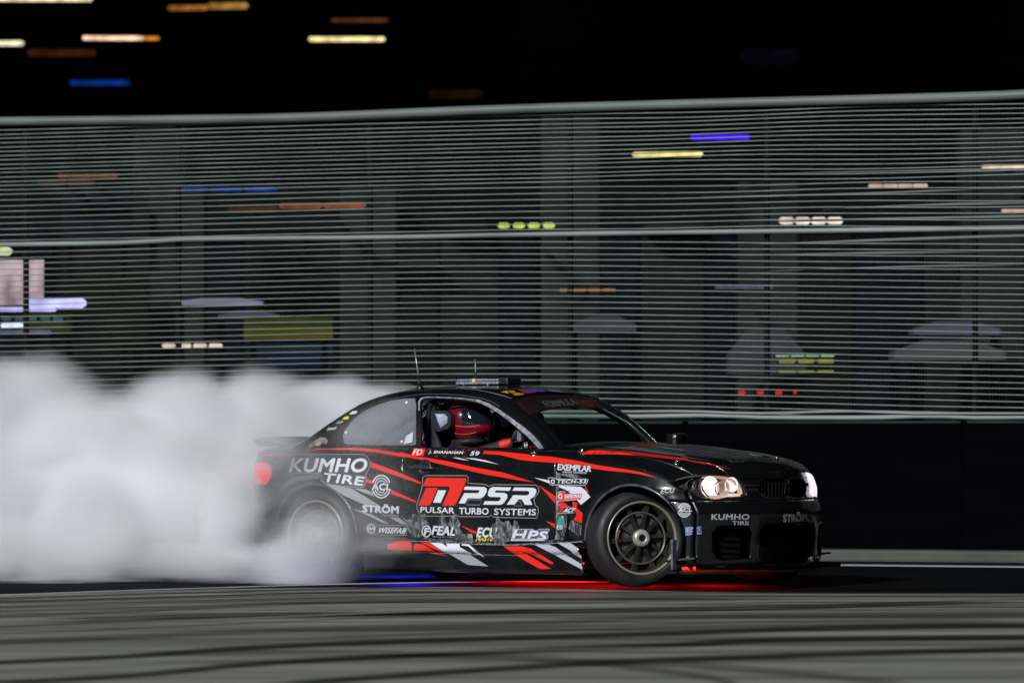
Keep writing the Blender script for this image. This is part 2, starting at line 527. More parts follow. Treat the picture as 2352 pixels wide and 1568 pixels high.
def keyed(pts, s=1.0):
    xk = [p[0] for p in pts]; yk = [p[1] for p in pts]
    def f(px):
        if px <= xk[0]: return yk[0] + (px - xk[0]) * (yk[1] - yk[0]) / (xk[1] - xk[0]) * s
        if px >= xk[-1]: return yk[-1] + (px - xk[-1]) * (yk[-1] - yk[-2]) / (xk[-1] - xk[-2]) * s
        return pchip(xk, yk, [px])[0]
    return f
make_wire('top_rail', keyed([(0, 279), (600, 272), (1139, 252), (1700, 236), (2297, 220), (2352, 217)]), .041, rail_m, -.03, 12)
make_wire('middle_rail', keyed([(0, 562), (300, 557), (420, 550), (900, 545), (1139, 540), (1700, 532), (2297, 525)]), .022, rail_pale, -.03, 10)
make_wire('bottom_rail', keyed([(0, 955), (900, 953), (1470, 956), (1617, 953), (1800, 959), (2000, 959), (2126, 955), (2258, 959), (2352, 958)], 0), .021, rail_pale, -.03, 10)
make_wire('lower_cable', keyed([(0, 948), (900, 946), (1400, 945), (1564, 944), (1733, 949), (1958, 944), (2108, 949), (2352, 949)], 0), .011, rail_pale, -.06, 8)
for pts, r in (([(1850, 486), (1932, 479), (2352, 465), (2700, 455)], .016), ([(1650, 512), (1900, 506), (2352, 497), (2700, 490)], .014),
               ([(1650, 563), (1806, 559), (2100, 549), (2352, 541)], .016), ([(1650, 588), (1900, 583), (2352, 576)], .013),
               ([(1700, 627), (1830, 620), (2352, 607)], .011), ([(1750, 400), (1900, 396), (2352, 388)], .009),
               ([(1600, 452), (1900, 447), (2352, 430)], .010)):
    f = keyed(pts); p2 = [x for x in pxs if x > pts[0][0] - 20]
    MB().tube([fence_local(on_fence(px, f(px), .03)) for px in p2], [r * min(1, .15 + .17 * q) for q in range(len(p2))], 6).build('sagging_cable', cable_m, fence, smooth=True)
m_ = MB(); sA, sB = fence_s(-480), fence_s(2760); k = 0; topf = keyed([(0, 279), (1139, 252), (2352, 217)])
while sA + k * .0254 < sB:
    s_ = sA + k * .0254; q = FA + FD * s_; ppx = HX + FPX * q.x / q.y
    zt = on_fence(ppx, topf(ppx)).z; zb = on_fence(ppx, 957).z
    lp = FD * s_ + FN * .006; r_ = .0006; b_ = len(m_.v)
    for z in (zb, zt):
        for a in (0, 2.09, 4.19): m_.v.append((lp.x + r_ * math.cos(a), lp.y + r_ * math.sin(a), z))
    m_.f += [(b_, b_ + 1, b_ + 4, b_ + 3), (b_ + 1, b_ + 2, b_ + 5, b_ + 4), (b_ + 2, b_, b_ + 3, b_ + 5)]
    k += 1
o = m_.build('vertical_mesh_wires', mat('dull vertical wire', (.13, .16, .15), .8, spec=.1), fence); o['kind'] = 'stuff'
for px in (-420, 60, 410, 850, 1310, 1762, 2240, 2700):
    p = on_fence(px, HY, .07) - FA
    top = fence_local(on_fence(px, keyed([(0, 279), (1139, 252), (2352, 217)])(px), .07)).z
    po = MB().box((0, 0, (1.15 + top) / 2), (.042, .05, top - 1.15), bev=.006)
    o = po.build('post', post_m, fence); o.location = (p.x, p.y, 0); o.rotation_euler = (0, 0, FROT)
    MB().box((0, 0, 1.165), (.16, .16, .02)).build('base_plate', post_m, o)

# ------------------------------------------------------------------ the dark buildings and lights behind the fence
bld = empty('grandstand_building', (0, 47, 0), 0, 'long low grandstand building behind the fence, its wide pillars standing in for smeared fence posts', 'building')
def bpart(mb, name, m, parent=bld):
    mb.v = [(v[0], v[1] - 47, v[2]) for v in [tuple(q) for q in mb.v]]
    return mb.build(name, m, parent)
back_wall = mat('dimmed back wall', (.003, .0035, .0042), .8, spec=.0, vary=(.5, .4, (1, 1, .3)))  # weaker light on the background is put into these dark colours
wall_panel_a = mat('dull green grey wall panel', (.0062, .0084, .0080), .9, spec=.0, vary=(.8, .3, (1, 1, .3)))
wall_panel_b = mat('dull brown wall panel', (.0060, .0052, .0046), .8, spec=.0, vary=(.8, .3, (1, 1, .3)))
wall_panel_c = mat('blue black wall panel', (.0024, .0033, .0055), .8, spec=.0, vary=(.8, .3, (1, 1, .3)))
pillar_m = mat('dimmed pillar grey', (.014, .0182, .0162), .9, spec=.0, vary=(1.5, .25, (1, 1, .3)), bump=(30, .2, .004))  # added wide pillars stand in for the smeared fence posts
pillar_dim = mat('pillar with shade in colour', (.0075, .0085, .0078), .9, spec=.0, vary=(1.5, .25, (1, 1, .3)))  # darker copy of the pillar colour, with shade put into it
def zat(py, Y): return P(0, py, Y).z
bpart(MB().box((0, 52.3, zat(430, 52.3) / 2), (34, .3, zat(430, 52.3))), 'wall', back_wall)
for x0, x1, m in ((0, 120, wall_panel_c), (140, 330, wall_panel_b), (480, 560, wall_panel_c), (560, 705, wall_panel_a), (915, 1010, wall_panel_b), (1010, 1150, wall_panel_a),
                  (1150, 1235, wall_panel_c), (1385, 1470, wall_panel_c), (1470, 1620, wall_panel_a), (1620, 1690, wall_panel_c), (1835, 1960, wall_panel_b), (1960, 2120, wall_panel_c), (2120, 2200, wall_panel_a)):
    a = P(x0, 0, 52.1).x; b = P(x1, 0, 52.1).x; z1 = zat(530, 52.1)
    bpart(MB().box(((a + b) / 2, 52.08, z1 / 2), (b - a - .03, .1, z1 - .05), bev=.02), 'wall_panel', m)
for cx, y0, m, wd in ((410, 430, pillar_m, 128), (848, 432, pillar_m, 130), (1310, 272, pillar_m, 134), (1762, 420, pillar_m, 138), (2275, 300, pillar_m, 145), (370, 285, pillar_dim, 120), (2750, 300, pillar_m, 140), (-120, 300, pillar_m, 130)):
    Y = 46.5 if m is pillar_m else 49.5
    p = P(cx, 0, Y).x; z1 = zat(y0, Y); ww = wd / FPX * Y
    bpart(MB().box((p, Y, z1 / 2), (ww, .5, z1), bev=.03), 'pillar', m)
slab = mat('dark soffit', (.0015, .0016, .0018), .9, spec=.0)
bpart(MB().box((0, 54.6, zat(430, 52.3) + .02), (34, 4.2, .14)), 'roof_slab', slab)
# dim horizontal ledges
for x0, x1, y0, y1, c in ((735, 915, 452, 462, (.016, .019, .015)), (690, 870, 638, 646, (.016, .019, .015)), (1010, 1120, 515, 525, (.016, .019, .015)), (560, 690, 655, 664, (.016, .019, .015)),
                          (1480, 1620, 517, 535, (.016, .019, .015)), (820, 1010, 604, 612, (.016, .019, .015))):
    a, b = P(x0, y0, 51.6), P(x1, y1, 51.6)
    bpart(MB().box(((a.x + b.x) / 2, 51.7, (a.z + b.z) / 2), (b.x - a.x, .5, a.z - b.z), bev=.02), 'ledge', mat('ledge paint %.3f%.3f' % c[:2], c, .8, spec=.0))

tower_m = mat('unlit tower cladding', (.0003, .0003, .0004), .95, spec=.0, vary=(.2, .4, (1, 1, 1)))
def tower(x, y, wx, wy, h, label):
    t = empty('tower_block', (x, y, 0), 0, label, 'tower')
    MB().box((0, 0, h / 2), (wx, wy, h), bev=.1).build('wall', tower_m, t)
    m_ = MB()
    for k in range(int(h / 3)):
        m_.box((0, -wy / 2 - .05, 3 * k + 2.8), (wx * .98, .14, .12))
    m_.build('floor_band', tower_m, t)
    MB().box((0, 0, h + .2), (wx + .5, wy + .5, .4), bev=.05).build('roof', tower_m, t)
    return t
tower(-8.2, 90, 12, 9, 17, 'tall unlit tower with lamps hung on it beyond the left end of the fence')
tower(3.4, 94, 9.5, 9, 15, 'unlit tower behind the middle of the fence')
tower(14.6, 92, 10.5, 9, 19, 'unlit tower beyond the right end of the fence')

housing = mat('black lamp housing', (.0003, .0003, .0003), .95, spec=.0)
def strip_lamp(x0, x1, y0, y1, Y, col, s, label, n=1, col2=None, cat='strip light', slope=0, gap=.3):  # each lamp is lengthened to the smear of its light
    """a lamp drawn out to the length of its light smear: housing, end caps and n glowing tubes or lenses"""
    a, b = P(x0, y0, Y), P(x1, y1, Y)
    cx, cz = (a.x + b.x) / 2, (a.z + b.z) / 2; wx, hz = b.x - a.x, a.z - b.z
    t = empty('streak_light', (cx, Y, cz), 0, label, cat)
    t.rotation_euler = (0, math.radians(-slope), 0)
    MB().box((0, .07, 0), (wx * 1.0, .10, hz * .9), bev=min(.01, hz * .2)).build('housing', housing, t)
    MB().box((0, .55, 0), (min(.12, wx * .1), .86, min(.05, hz * .5))).build('bracket', housing, t)
    e = emat('glow %d %d %d %.2f' % (*col, s), lin(col), s)
    step = wx / n
    for k in range(n):
        x = -wx / 2 + step * (k + .5)
        L = step * (1 if n == 1 else 1 - gap)
        r = hz / 2
        pts = [(x - L / 2, 0, 0), (x - L / 2 + r * .7, 0, 0), (x + L / 2 - r * .7, 0, 0), (x + L / 2, 0, 0)]
        ee = e if not (col2 and k == n - 1) else emat('glow tip %d %d %d' % col2, lin(col2), 1)
        MB().tube(pts, [r * .35, r * .95, r * .95, r * .35], 10).build('tube' if n == 1 else 'lens', ee, t, smooth=True)
    return t
strip_lamp(-60, 212, -6, 4, 84, (250, 240, 190), 1.2, 'long pale yellow light cut by the top edge at far left', slope=-.1)
strip_lamp(385, 478, 12, 25, 84, (150, 95, 40), .9, 'dim amber light high at top left, left half of a pair', slope=.6)
strip_lamp(476, 570, 6, 22, 84.6, (165, 125, 60), .8, 'dim amber light high at top left, right half of a pair', slope=.4)
strip_lamp(190, 330, 83, 93, 84, (255, 210, 175), 1.4, 'bright warm white light against the black sky at left', slope=-.3)
strip_lamp(330, 366, 84, 93, 84.02, (215, 130, 40), 1.0, 'short orange light touching the end of the bright warm white one', slope=-.3)
strip_lamp(-70, 55, 94, 106, 84, (245, 235, 200), 1.1, 'pale light at the left edge below the top left strip', slope=0)
strip_lamp(62, 220, 113, 131, 84, (52, 28, 10), .9, 'very dim orange light at left above the blue one')
strip_lamp(160, 299, 184, 197, 84, (6, 45, 115), 1.0, 'blue light hanging against the black sky at left')
strip_lamp(762, 893, 42, 52, 84, (85, 48, 24), .9, 'dim brown light above the bright yellow one')
strip_lamp(709, 884, 85, 96, 84, (252, 228, 160), 1.3, 'bright pale yellow light against the black sky left of centre')
strip_lamp(985, 1110, 205, 228, 84, (28, 12, 5), .9, 'faint rust coloured light just above the fence top rail')
strip_lamp(1700, 1840, 110, 150, 88, (5, 4, 14), 1, 'hardly visible violet panel in the black sky at right', cat='light panel')
# behind the fence
strip_lamp(132, 270, 398, 410, 45.16, (98, 62, 44), .9, 'dim orange light behind the upper left wires')
strip_lamp(85, 220, 411, 427, 45.24, (62, 42, 35), .9, 'duller brown light just below the dim orange one', n=2, gap=.05)
strip_lamp(400, 640, 430, 440, 45.16, (25, 55, 130), .9, 'long blue light behind the wires left of centre', n=3, gap=.03, slope=0)
strip_lamp(640, 842, 465, 480, 45.16, (125, 74, 44), .9, 'orange light behind the wires, the brighter of two end to end', n=2, gap=.02, slope=.5)
strip_lamp(525, 640, 474, 489, 45.22, (66, 42, 30), .9, 'dull orange light running on left from the brighter one', slope=.5)
strip_lamp(1140, 1278, 511, 525, 44.88, (190, 215, 105), 1.0, 'row of four yellow green lamps just above the middle rail', n=4, gap=.2)
strip_lamp(1452, 1614, 348, 361, 45.16, (245, 225, 140), 1.1, 'pale yellow light behind the bent upper wires', slope=.5)
strip_lamp(1586, 1722, 309, 322, 45.16, (65, 20, 240), 1.2, 'violet blue light behind the bent upper wires', slope=.4)
strip_lamp(1788, 1936, 498, 516, 44.88, (240, 222, 212), 1.1, 'row of four pinkish white lamps above the middle rail at right', n=4, gap=.02)
strip_lamp(1994, 2131, 422, 431, 44.88, (205, 175, 160), 1, 'thin row of pinkish lamps behind the right hand wires', n=4, gap=.02, slope=.3)
strip_lamp(2255, 2420, 378, 388, 44.88, (245, 215, 195), 1.1, 'pinkish white light at the right edge of the fence', slope=.6)
strip_lamp(2300, 2430, 480, 487, 44.88, (225, 190, 165), 1, 'short thin pinkish light at the right edge below the brighter one', slope=.5)
strip_lamp(1283, 1415, 663, 669, 44.88, (175, 118, 40), .9, 'thin row of amber lamps right of centre', n=4, gap=.1, slope=.3)
strip_lamp(1642, 1776, 655, 664, 44.88, (82, 80, 98), .9, 'thin lavender grey light right of the amber row')
strip_lamp(370, 513, 788, 799, 43.48, (232, 205, 185), 1, 'row of four warm white lamps just above the smoke', n=4, gap=.12)
strip_lamp(1780, 1918, 815, 819, 43.48, (165, 185, 150), 1, 'thin pale green light on top of two yellow green rows', n=4, gap=.1)
strip_lamp(1786, 1918, 824, 834, 43.48, (125, 125, 45), 1, 'upper row of dull yellow green lamps low on the right', n=3, gap=.12)
strip_lamp(1786, 1918, 850, 856, 43.48, (125, 128, 50), 1, 'lower row of dull yellow green lamps low on the right', n=3, gap=.12)
for k, (a, b, l) in enumerate(((1695, 1713, 'leftmost of four small red lights low on the right'), (1738, 1755, 'second from left of four small red lights'), (1780, 1797, 'third from left of four small red lights'), (1822, 1830, 'narrow rightmost of four small red lights'))):
    strip_lamp(a, b, 896, 906, 43.4, (190, 28, 36), 1.1, l, cat='red light')
strip_lamp(58, 198, 683, 709, 43.76, (190, 192, 250), 1.2, 'broad lavender light panel over the smoke at far left', cat='light panel')
strip_lamp(-60, 130, 704, 716, 43.70, (190, 185, 250), 1.05, 'lavender strip under the broad lavender panel at far left')
strip_lamp(-60, 60, 741, 754, 43.65, (215, 232, 250), 1.1, 'blue white light at the left edge above the smoke', n=2, gap=.06)
strip_lamp(-80, 28, 566, 588, 43.76, (200, 210, 160), 1, 'pale green white light at the left edge under the middle rail')
strip_lamp(0, 148, 727, 737, 43.73, (58, 78, 88), 1, 'dim teal row between the lavender and blue white lights', n=5, gap=.2)
strip_lamp(-20, 118, 757, 768, 43.73, (85, 85, 110), 1, 'dim violet grey strip below the blue white light')

# large video screen, marquees, hoardings and parked vans
scr = empty('video_screen', P(10, 0, 47) * 1, 0, 'large pinkish white lit screen at the left edge behind the fence', 'screen')
scr.location = (P(10, 0, 47).x, 47, 0)
z0, z1 = zat(700, 47), zat(597, 47); ws = 180 / FPX * 47
def screen_mat():
    m = bpy.data.materials.new('lit screen'); m.use_nodes = True
    t = m.node_tree; b = t.nodes['Principled BSDF']
    b.inputs['Base Color'].default_value = (.02, .02, .02, 1)
    tc = t.nodes.new('ShaderNodeTexCoord')
    mp = t.nodes.new('ShaderNodeMapping'); mp.inputs['Scale'].default_value = (2.2, 1, 1.2); t.links.new(tc.outputs['Object'], mp.inputs[0])
    n = t.nodes.new('ShaderNodeTexNoise'); n.inputs['Scale'].default_value = 2.5; n.inputs['Detail'].default_value = 2; t.links.new(mp.outputs[0], n.inputs[0])
    cr = t.nodes.new('ShaderNodeValToRGB'); t.links.new(n.outputs[0], cr.inputs[0])
    cr.color_ramp.elements[0].position = .35; cr.color_ramp.elements[0].color = (*lin((150, 125, 130)), 1)
    cr.color_ramp.elements[1].position = .65; cr.color_ramp.elements[1].color = (*lin((215, 195, 205)), 1)
    t.links.new(cr.outputs[0], b.inputs['Emission Color']); b.inputs['Emission Strength'].default_value = .8
    return m
MB().box((0, 0, (z0 + z1) / 2), (ws, .04, z1 - z0)).build('display', screen_mat(), scr)
MB().box((0, .09, (z0 + z1) / 2), (ws + .1, .12, z1 - z0 + .1)).build('frame', housing, scr)
for s in (-1, 1): MB().box((s * ws * .4, .1, z0 / 2), (.08, .08, z0)).build('leg', housing, scr)

def hoarding(x0, x1, ys, cols, Y, label):
    a, b = P(x0, ys[0], Y), P(x1, ys[-1], Y)
    t = empty('hoarding', ((a.x + b.x) / 2, Y, 0), 0, label, 'hoarding')
    for i, c in enumerate(cols):
        z1, z0 = zat(ys[i], Y), zat(ys[i + 1], Y)
        MB().box((0, 0, (z0 + z1) / 2), (b.x - a.x, .05, z1 - z0 - .006), bev=.004).build('panel', mat('hoarding %.3f %.3f %.3f' % c, c, .7, spec=.0, vary=(1.5, .3, (1, 1, 3))), t)
    for s in (-.4, .4): MB().box((s * (b.x - a.x), .06, zat(ys[0], Y) / 2), (.05, .05, zat(ys[0], Y))).build('post', housing, t)
    return t
hoarding(560, 765, [728, 748, 780], [(.03, .032, .005), (.055, .052, .006)], 43.90, 'yellow green hoarding behind the fence above the smoke')
hoarding(590, 765, [782, 815, 852], [(.008, .014, .03), (.006, .009, .028)], 43.98, 'dark blue hoarding below the yellow green one')
hoarding(60, 165, [718, 765], [(.022, .03, .007)], 45.62, 'dull olive green board at far left above the smoke')
hoarding(140, 340, [640, 790], [(.006, .0055, .003)], 45.76, 'brown board behind the left hand wires')
hoarding(145, 300, [430, 560], [(.008, .007, .012)], 45.82, 'purplish black board high behind the left hand wires')

def marquee(x0, x1, y0, y1, Y, c, label, hip=.45):
    a, b = P(x0, y0, Y), P(x1, y1, Y)
    wx = b.x - a.x; t = empty('marquee', ((a.x + b.x) / 2, Y, 0), 0, label, 'marquee')
    m = mat('marquee canvas %.3f' % c[0], c, .85, spec=.0, vary=(1.2, .3, (1, 1, 1)))
    zt, zb = a.z, b.z; zm = zb + (zt - zb) * .45
    h = wx / 2
    v = [(-h, -h * .6, zm), (h, -h * .6, zm), (h, h * .6, zm), (-h, h * .6, zm), (-h * hip, 0, zt), (h * hip, 0, zt)]
    MB().add(v, [(0, 1, 5, 4), (1, 2, 5), (2, 3, 4, 5), (3, 0, 4)]).build('canopy', m, t)
    m_ = MB()
    for s in (-1, 1):
        m_.box((0, s * h * .6, (zm + zb) / 2), (wx, .02, zm - zb)); m_.box((s * h, 0, (zm + zb) / 2), (.02, h * 1.2, zm - zb))
    m_.build('valance', m, t)
    for sx in (-1, 1):
        for sy in (-1, 1):
            MB().box((sx * h * .96, sy * h * .56, zb / 2), (.05, .05, zb)).build('leg', housing, t)
    return t
marquee(410, 606, 684, 703, 45.09, (.17, .19, .25), 'pale blue white marquee behind the fence left of centre')
marquee(505, 642, 713, 733, 44.67, (.06, .07, .095), 'grey blue marquee lower right of the paler one')
marquee(1318, 1458, 725, 762, 45.23, (.04, .048, .052), 'grey marquee behind the fence right of centre')
marquee(1672, 1845, 752, 860, 45.44, (.026, .031, .035), 'large dull grey marquee behind the right hand pillar')
marquee(2095, 2290, 738, 770, 45.44, (.06, .072, .078), 'upper of two pale marquees at the far right')
marquee(2050, 2300, 782, 828, 45.16, (.05, .06, .06), 'lower of two pale marquees at the far right')

# ================================================================== THE CAR
YAW = math.radians(35)
CS, SN = math.cos(YAW), math.sin(YAW)
CO = Vector((1.21, 30.235, 0))
car = empty('drift_car', CO, -YAW, 'black two door drift coupe with red and white sponsor graphics and lit headlights, trailing smoke', 'race car')
CM = Matrix.Translation(CO) @ Matrix.Rotation(-YAW, 4, 'Z')
CMI = CM.inverted()
def to_world(V):
    V = np.asarray(V, float)
    return np.stack([CO.x + CS * V[:, 0] + SN * V[:, 1], CO.y - SN * V[:, 0] + CS * V[:, 1], V[:, 2]], 1)
def to_px(V, near=True):
    V = np.array(V, float)
    if near: V[:, 1] = -np.abs(V[:, 1])
    W = to_world(V)
    return np.stack([HX + FPX * W[:, 0] / W[:, 1], HY - FPX * (W[:, 2] - CAMZ) / W[:, 1]], 1)
def unp(px, py, y):
    """car coordinates of the picture point on the car plane y = const"""
    k = (px - HX) / FPX
    x = (k * (CO.y + CS * y) - CO.x - SN * y) / (CS + k * SN)
    Y = CO.y - SN * x + CS * y
    return Vector((x, y, CAMZ - (py - HY) * Y / FPX))

C1 = lambda x, y: (569.6 + x * .36322, 790.1 + y * .36322)
C2 = lambda x, y: (1240.3 + x * .32813, 863.6 + y * .32813)
C3 = lambda x, y: (643.1 + x * .21099, 992.25 + y * .21099)
C4 = lambda x, y: (918.75 + x * .19531, 1056.6 + y * .19531)
C5 = lambda x, y: (918.75 + x * .16406, 845.25 + y * .16406)
C6 = lambda x, y: (1240.3 + x * .21088, 1038.2 + y * .21088)
C7 = lambda x, y: (1506.8 + x * .1875, 1038.2 + y * .1875)
C8 = lambda x, y: (1139.25 + x * .1875, 863.6 + y * .1875)
def cv(C, pts): return [C(*p) for p in pts]

# paints
paint = mat('gloss black wrap', (.0045, .0048, .0056), .22, spec=.5, coat=.7, coat_rough=.04)
pb = paint.node_tree
_tc = pb.nodes.new('ShaderNodeTexCoord'); _n = pb.nodes.new('ShaderNodeTexNoise'); _n.inputs['Scale'].default_value = 6; _n.inputs['Detail'].default_value = 8; _n.inputs['Roughness'].default_value = .7
pb.links.new(_tc.outputs['Object'], _n.inputs['Vector'])
_r = pb.nodes.new('ShaderNodeMapRange'); _r.inputs[1].default_value = .35; _r.inputs[2].default_value = .7; _r.inputs[3].default_value = .20; _r.inputs[4].default_value = .36
pb.links.new(_n.outputs[0], _r.inputs[0]); pb.links.new(_r.outputs[0], pb.nodes['Principled BSDF'].inputs['Roughness'])
_b = pb.nodes.new('ShaderNodeBump'); _b.inputs['Strength'].default_value = .03; _b.inputs['Distance'].default_value = .003
_n2 = pb.nodes.new('ShaderNodeTexNoise'); _n2.inputs['Scale'].default_value = 3.2; _n2.inputs['Detail'].default_value = 2
pb.links.new(_tc.outputs['Object'], _n2.inputs['Vector']); pb.links.new(_n2.outputs[0], _b.inputs['Height']); pb.links.new(_b.outputs[0], pb.nodes['Principled BSDF'].inputs['Normal'])
black_plastic = mat('black plastic', (.006, .006, .007), .5)
black_satin = mat('satin black', (.008, .008, .009), .35)
void_black = mat('dark interior', (.004, .004, .0045), .8, spec=.1)
rubber = mat('tyre rubber', (.012, .012, .013), .55, vary=(8, .3, (1, 1, 1)), bump=(40, .2, .002))
alu = mat('worn bare aluminium', (.46, .48, .52), .38, metal=.55, vary=(18, .35, (1, 1, 1)), bump=(35, .5, .003))
chrome = mat('bright steel', (.75, .76, .8), .18, metal=1)

# ---- lower body --------------------------------------------------
XF, XR = .50, -3.20
kx = [-3.20, -3.08, -2.9, -2.52, -2.1, -1.6, -1.0, -.6, -.2, .13, .3, .42, .5]
kw = [.735, .81, .855, .885, .872, .868, .868, .872, .882, .888, .872, .84, .80]
kb = [.66, .72, .76, .785, .79, .79, .785, .775, .768, .765, .755, .735, .705]
kzb = [.915, .93, .938, .948, .948, .947, .942, .938, .93, .895, .86, .82, .775]
kzc = [.955, .968, .975, .985, .985, .985, .985, .99, .975, .937, .895, .855, .80]
kz0 = [.23, .20, .22, .28, .29, .29, .29, .29, .27, .22, .16, .145, .14]
def W_(x): return pchip(kx, kw, x)
def WB_(x): return pchip(kx, kb, x)
ARF, ARR, AZ, RARF, RARR = .13, -2.52, .33, .375, .368
nX = 250
xs = np.linspace(XR, XF, nX)
Wm, Wb, Zb, Zc, Z0 = (pchip(kx, k, xs) for k in (kw, kb, kzb, kzc, kz0))
secs = []
for i in range(nX):
    w_, b_, zb, zc, z0 = Wm[i], Wb[i], Zb[i], Zc[i], Z0[i]
    c = [(w_ - .07, z0), (w_ - .03, z0 + .03), (w_ - .012, z0 + .10), (w_ - .006, .47), (w_ - .002, .60), (w_, .70), (w_ - .006, .80 if zb > .88 else zb - .09),
         (w_ - .028, zb - .065), (b_ + .022, zb - .018), (b_, zb), (b_ * .8, zb + (zc - zb) * .45), (b_ * .55, zb + (zc - zb) * .75), (b_ * .28, zb + (zc - zb) * .95), (0, zc)]
    secs.append(catmull(c, 8))
secs = np.array(secs)                 # (nX, nV, 2)
nV = secs.shape[1]
BELT = 9 * 8
def bow(x, y, w):
    t = np.clip((x + .05) / (XF + .05), 0, 1); t = t * t * (3 - 2 * t)
    u = np.clip((-2.75 - x) / (-2.75 - XR), 0, 1); u = u * u * (3 - 2 * u)
    q = np.clip(np.abs(y) / np.maximum(w, .01), 0, 1)
    return .27 * t * (1 - q**2.3) - .15 * u * (1 - q**2.6)
def prot(x, z):
    r = np.clip((np.abs(x - .2) - .0) / .3, 0, 1)
    t = np.clip((x - .25) / .25, 0, 1)
    k = np.interp(z, [.14, .18, .30, .46, .52, .56, .64, .8], [.02, .05, .05, .062, .066, .045, .0, .0])
    return k * t
def flare(V):
    x, y, z = V[:, 0], V[:, 1], V[:, 2]
    out = np.zeros(len(V))
    for cx, R in ((ARF, RARF), (ARR, RARR)):
        d = np.hypot(x - cx, np.maximum(z - AZ, -.02))
        f = np.clip((.62 - d) / (.62 - R - .02), 0, 1); f = f * f * (3 - 2 * f)
        out = np.maximum(out, .036 * f * np.clip((.80 - z) / .12, 0, 1))
    return out
def half(sign):
    X = np.repeat(xs, nV); y = secs[:, :, 0].ravel(); z = secs[:, :, 1].ravel()
    w = np.repeat(Wb, nV)
    w = np.maximum(w, 0)
    side = np.tile(np.arange(nV) <= BELT, nX)
    xb = X + np.where(side, 0, bow(X, y, w)) + prot(X, z)
    V = np.stack([xb, sign * y, z], 1)
    V[:, 1] += sign * flare(V) * np.where(np.abs(V[:, 1]) > .5, 1, 0)
    return V
def grid_faces(n, m, flip=False):
    F = []
    for i in range(n - 1):
        for j in range(m - 1):
            q = (i * m + j, i * m + j + 1, (i + 1) * m + j + 1, (i + 1) * m + j)
            F.append(list(q[::-1]) if flip else list(q))
    return F
def merge(*ms):
    V = []; F = []; k = 0
    for v, f in ms:
        V.append(v); F += [[i + k for i in q] for q in f]; k += len(v)
    return np.vstack(V), F
def weld(mesh, d=.0008):
    V, F = mesh
    key = {}; mp = []; out = []
    for v in V:
        k = (round(v[0] / d), round(v[1] / d), round(v[2] / d))
        if k not in key: key[k] = len(out); out.append(v)
        mp.append(key[k])
    F2 = []
    for f in F:
        g = []
        for i in f:
            if not g or mp[i] != g[-1]: g.append(mp[i])
        if len(g) > 2 and g[0] == g[-1]: g.pop()
        if len(g) > 2: F2.append(g)
    return np.array(out), F2
right = (half(-1), grid_faces(nX, nV, True))
left = (half(1), grid_faces(nX, nV, False))
def cap(ix, front):
    """close the nose or tail: rows across the car at the heights of the side column"""
    sec = secs[ix][:BELT + 1]; m = 61
    x0 = XF if front else XR
    V = []; 
    for (w_, z) in sec:
        wr = w_
        y = np.linspace(-1, 1, m); y = np.sign(y) * np.abs(y) ** .85 * wr
        q = np.abs(y) / wr
        b = (.27 * (1 - q**2.3)) if front else (-.15 * (1 - q**2.6))
        pr = prot(np.full(m, x0), np.full(m, z)) if front else 0
        zz = np.full(m, z)
        V.append(np.stack([x0 + b + pr, y, zz], 1))
    V = np.vstack(V)
    # raise the top rows so that they meet the crowned hood edge
    zb = Zb[ix]; top = secs[ix][BELT:]
    wtop = sec[-1][0]
    rise = np.interp(np.abs(V[:, 1]) / wtop, [0, .28, .55, .8, 1], [Zc[ix] - zb, (Zc[ix] - zb) * .95, (Zc[ix] - zb) * .75, (Zc[ix] - zb) * .45, 0])
    t = np.clip((V[:, 2] - .55) / (zb - .55), 0, 1)
    V[:, 2] += rise * t**2
    # round the leading edge of the bonnet
    if front: V[:, 0] -= .05 * np.clip((V[:, 2] - .66) / (zb - .66), 0, 1)**3 * 0
    return V, grid_faces(len(sec), m, not front)
front = cap(nX - 1, True)
rear = cap(0, False)
lower = weld(merge(right, left, front, rear), .0006)

# ---- greenhouse ---------------------------------------------------
gx = [-3.0, -2.84, -2.61, -2.38, -2.17, -1.96, -1.7, -1.45, -1.3, -1.11, -.98, -.9, -.8, -.664, -.6, -.38]
gz = [.94, 1.012, 1.152, 1.262, 1.312, 1.334, 1.343, 1.340, 1.327, 1.285, 1.222, 1.178, 1.105, .985, .925, .70]
gw = [.60, .575, .55, .535, .53, .535, .54, .548, .555, .57, .585, .593, .605, .625, .636, .66]
gc = [.05, .05, .052, .052, .050, .045, .042, .044, .05, .065, .082, .092, .105, .125, .135, .17]
gX = np.linspace(-3.0, -.38, 190)
gZ, gW, gC = (pchip(gx, k, gX) for k in (gz, gw, gc))
gWb = WB_(gX); gZb = pchip(kx, kzb, gX)
gsec = []
for i in range(len(gX)):
    wb, zb, wt, zt, cr = gWb[i] - .004, gZb[i] - .012, gW[i], gZ[i], gC[i]
    zt2 = max(zt, zb + .02) if gX[i] < -.7 else zt
    L = lambda t, b_: (wb + (wt - wb) * t + b_, zb + (zt - zb) * t)
    bl = .028 * min(1, max(0, (zt - zb) / .3))
    c = [(wb, zb), L(.3, bl * .8), L(.62, bl), L(.88, bl * .62), (wt + .004, zt - .012), (wt - .03, zt + cr * .09), (wt * .8, zt + cr * .42), (wt * .55, zt + cr * .74), (wt * .28, zt + cr * .94), (0, zt + cr)]
    gsec.append(catmull(c, 9))
gsec = np.array(gsec); gV = gsec.shape[1]; RAIL = 4 * 9
def ghalf(s):
    X = np.repeat(gX, gV)
    return np.stack([X, s * gsec[:, :, 0].ravel(), gsec[:, :, 1].ravel()], 1)
green = weld(merge((ghalf(-1), grid_faces(len(gX), gV, True)), (ghalf(1), grid_faces(len(gX), gV, False))), .0006)

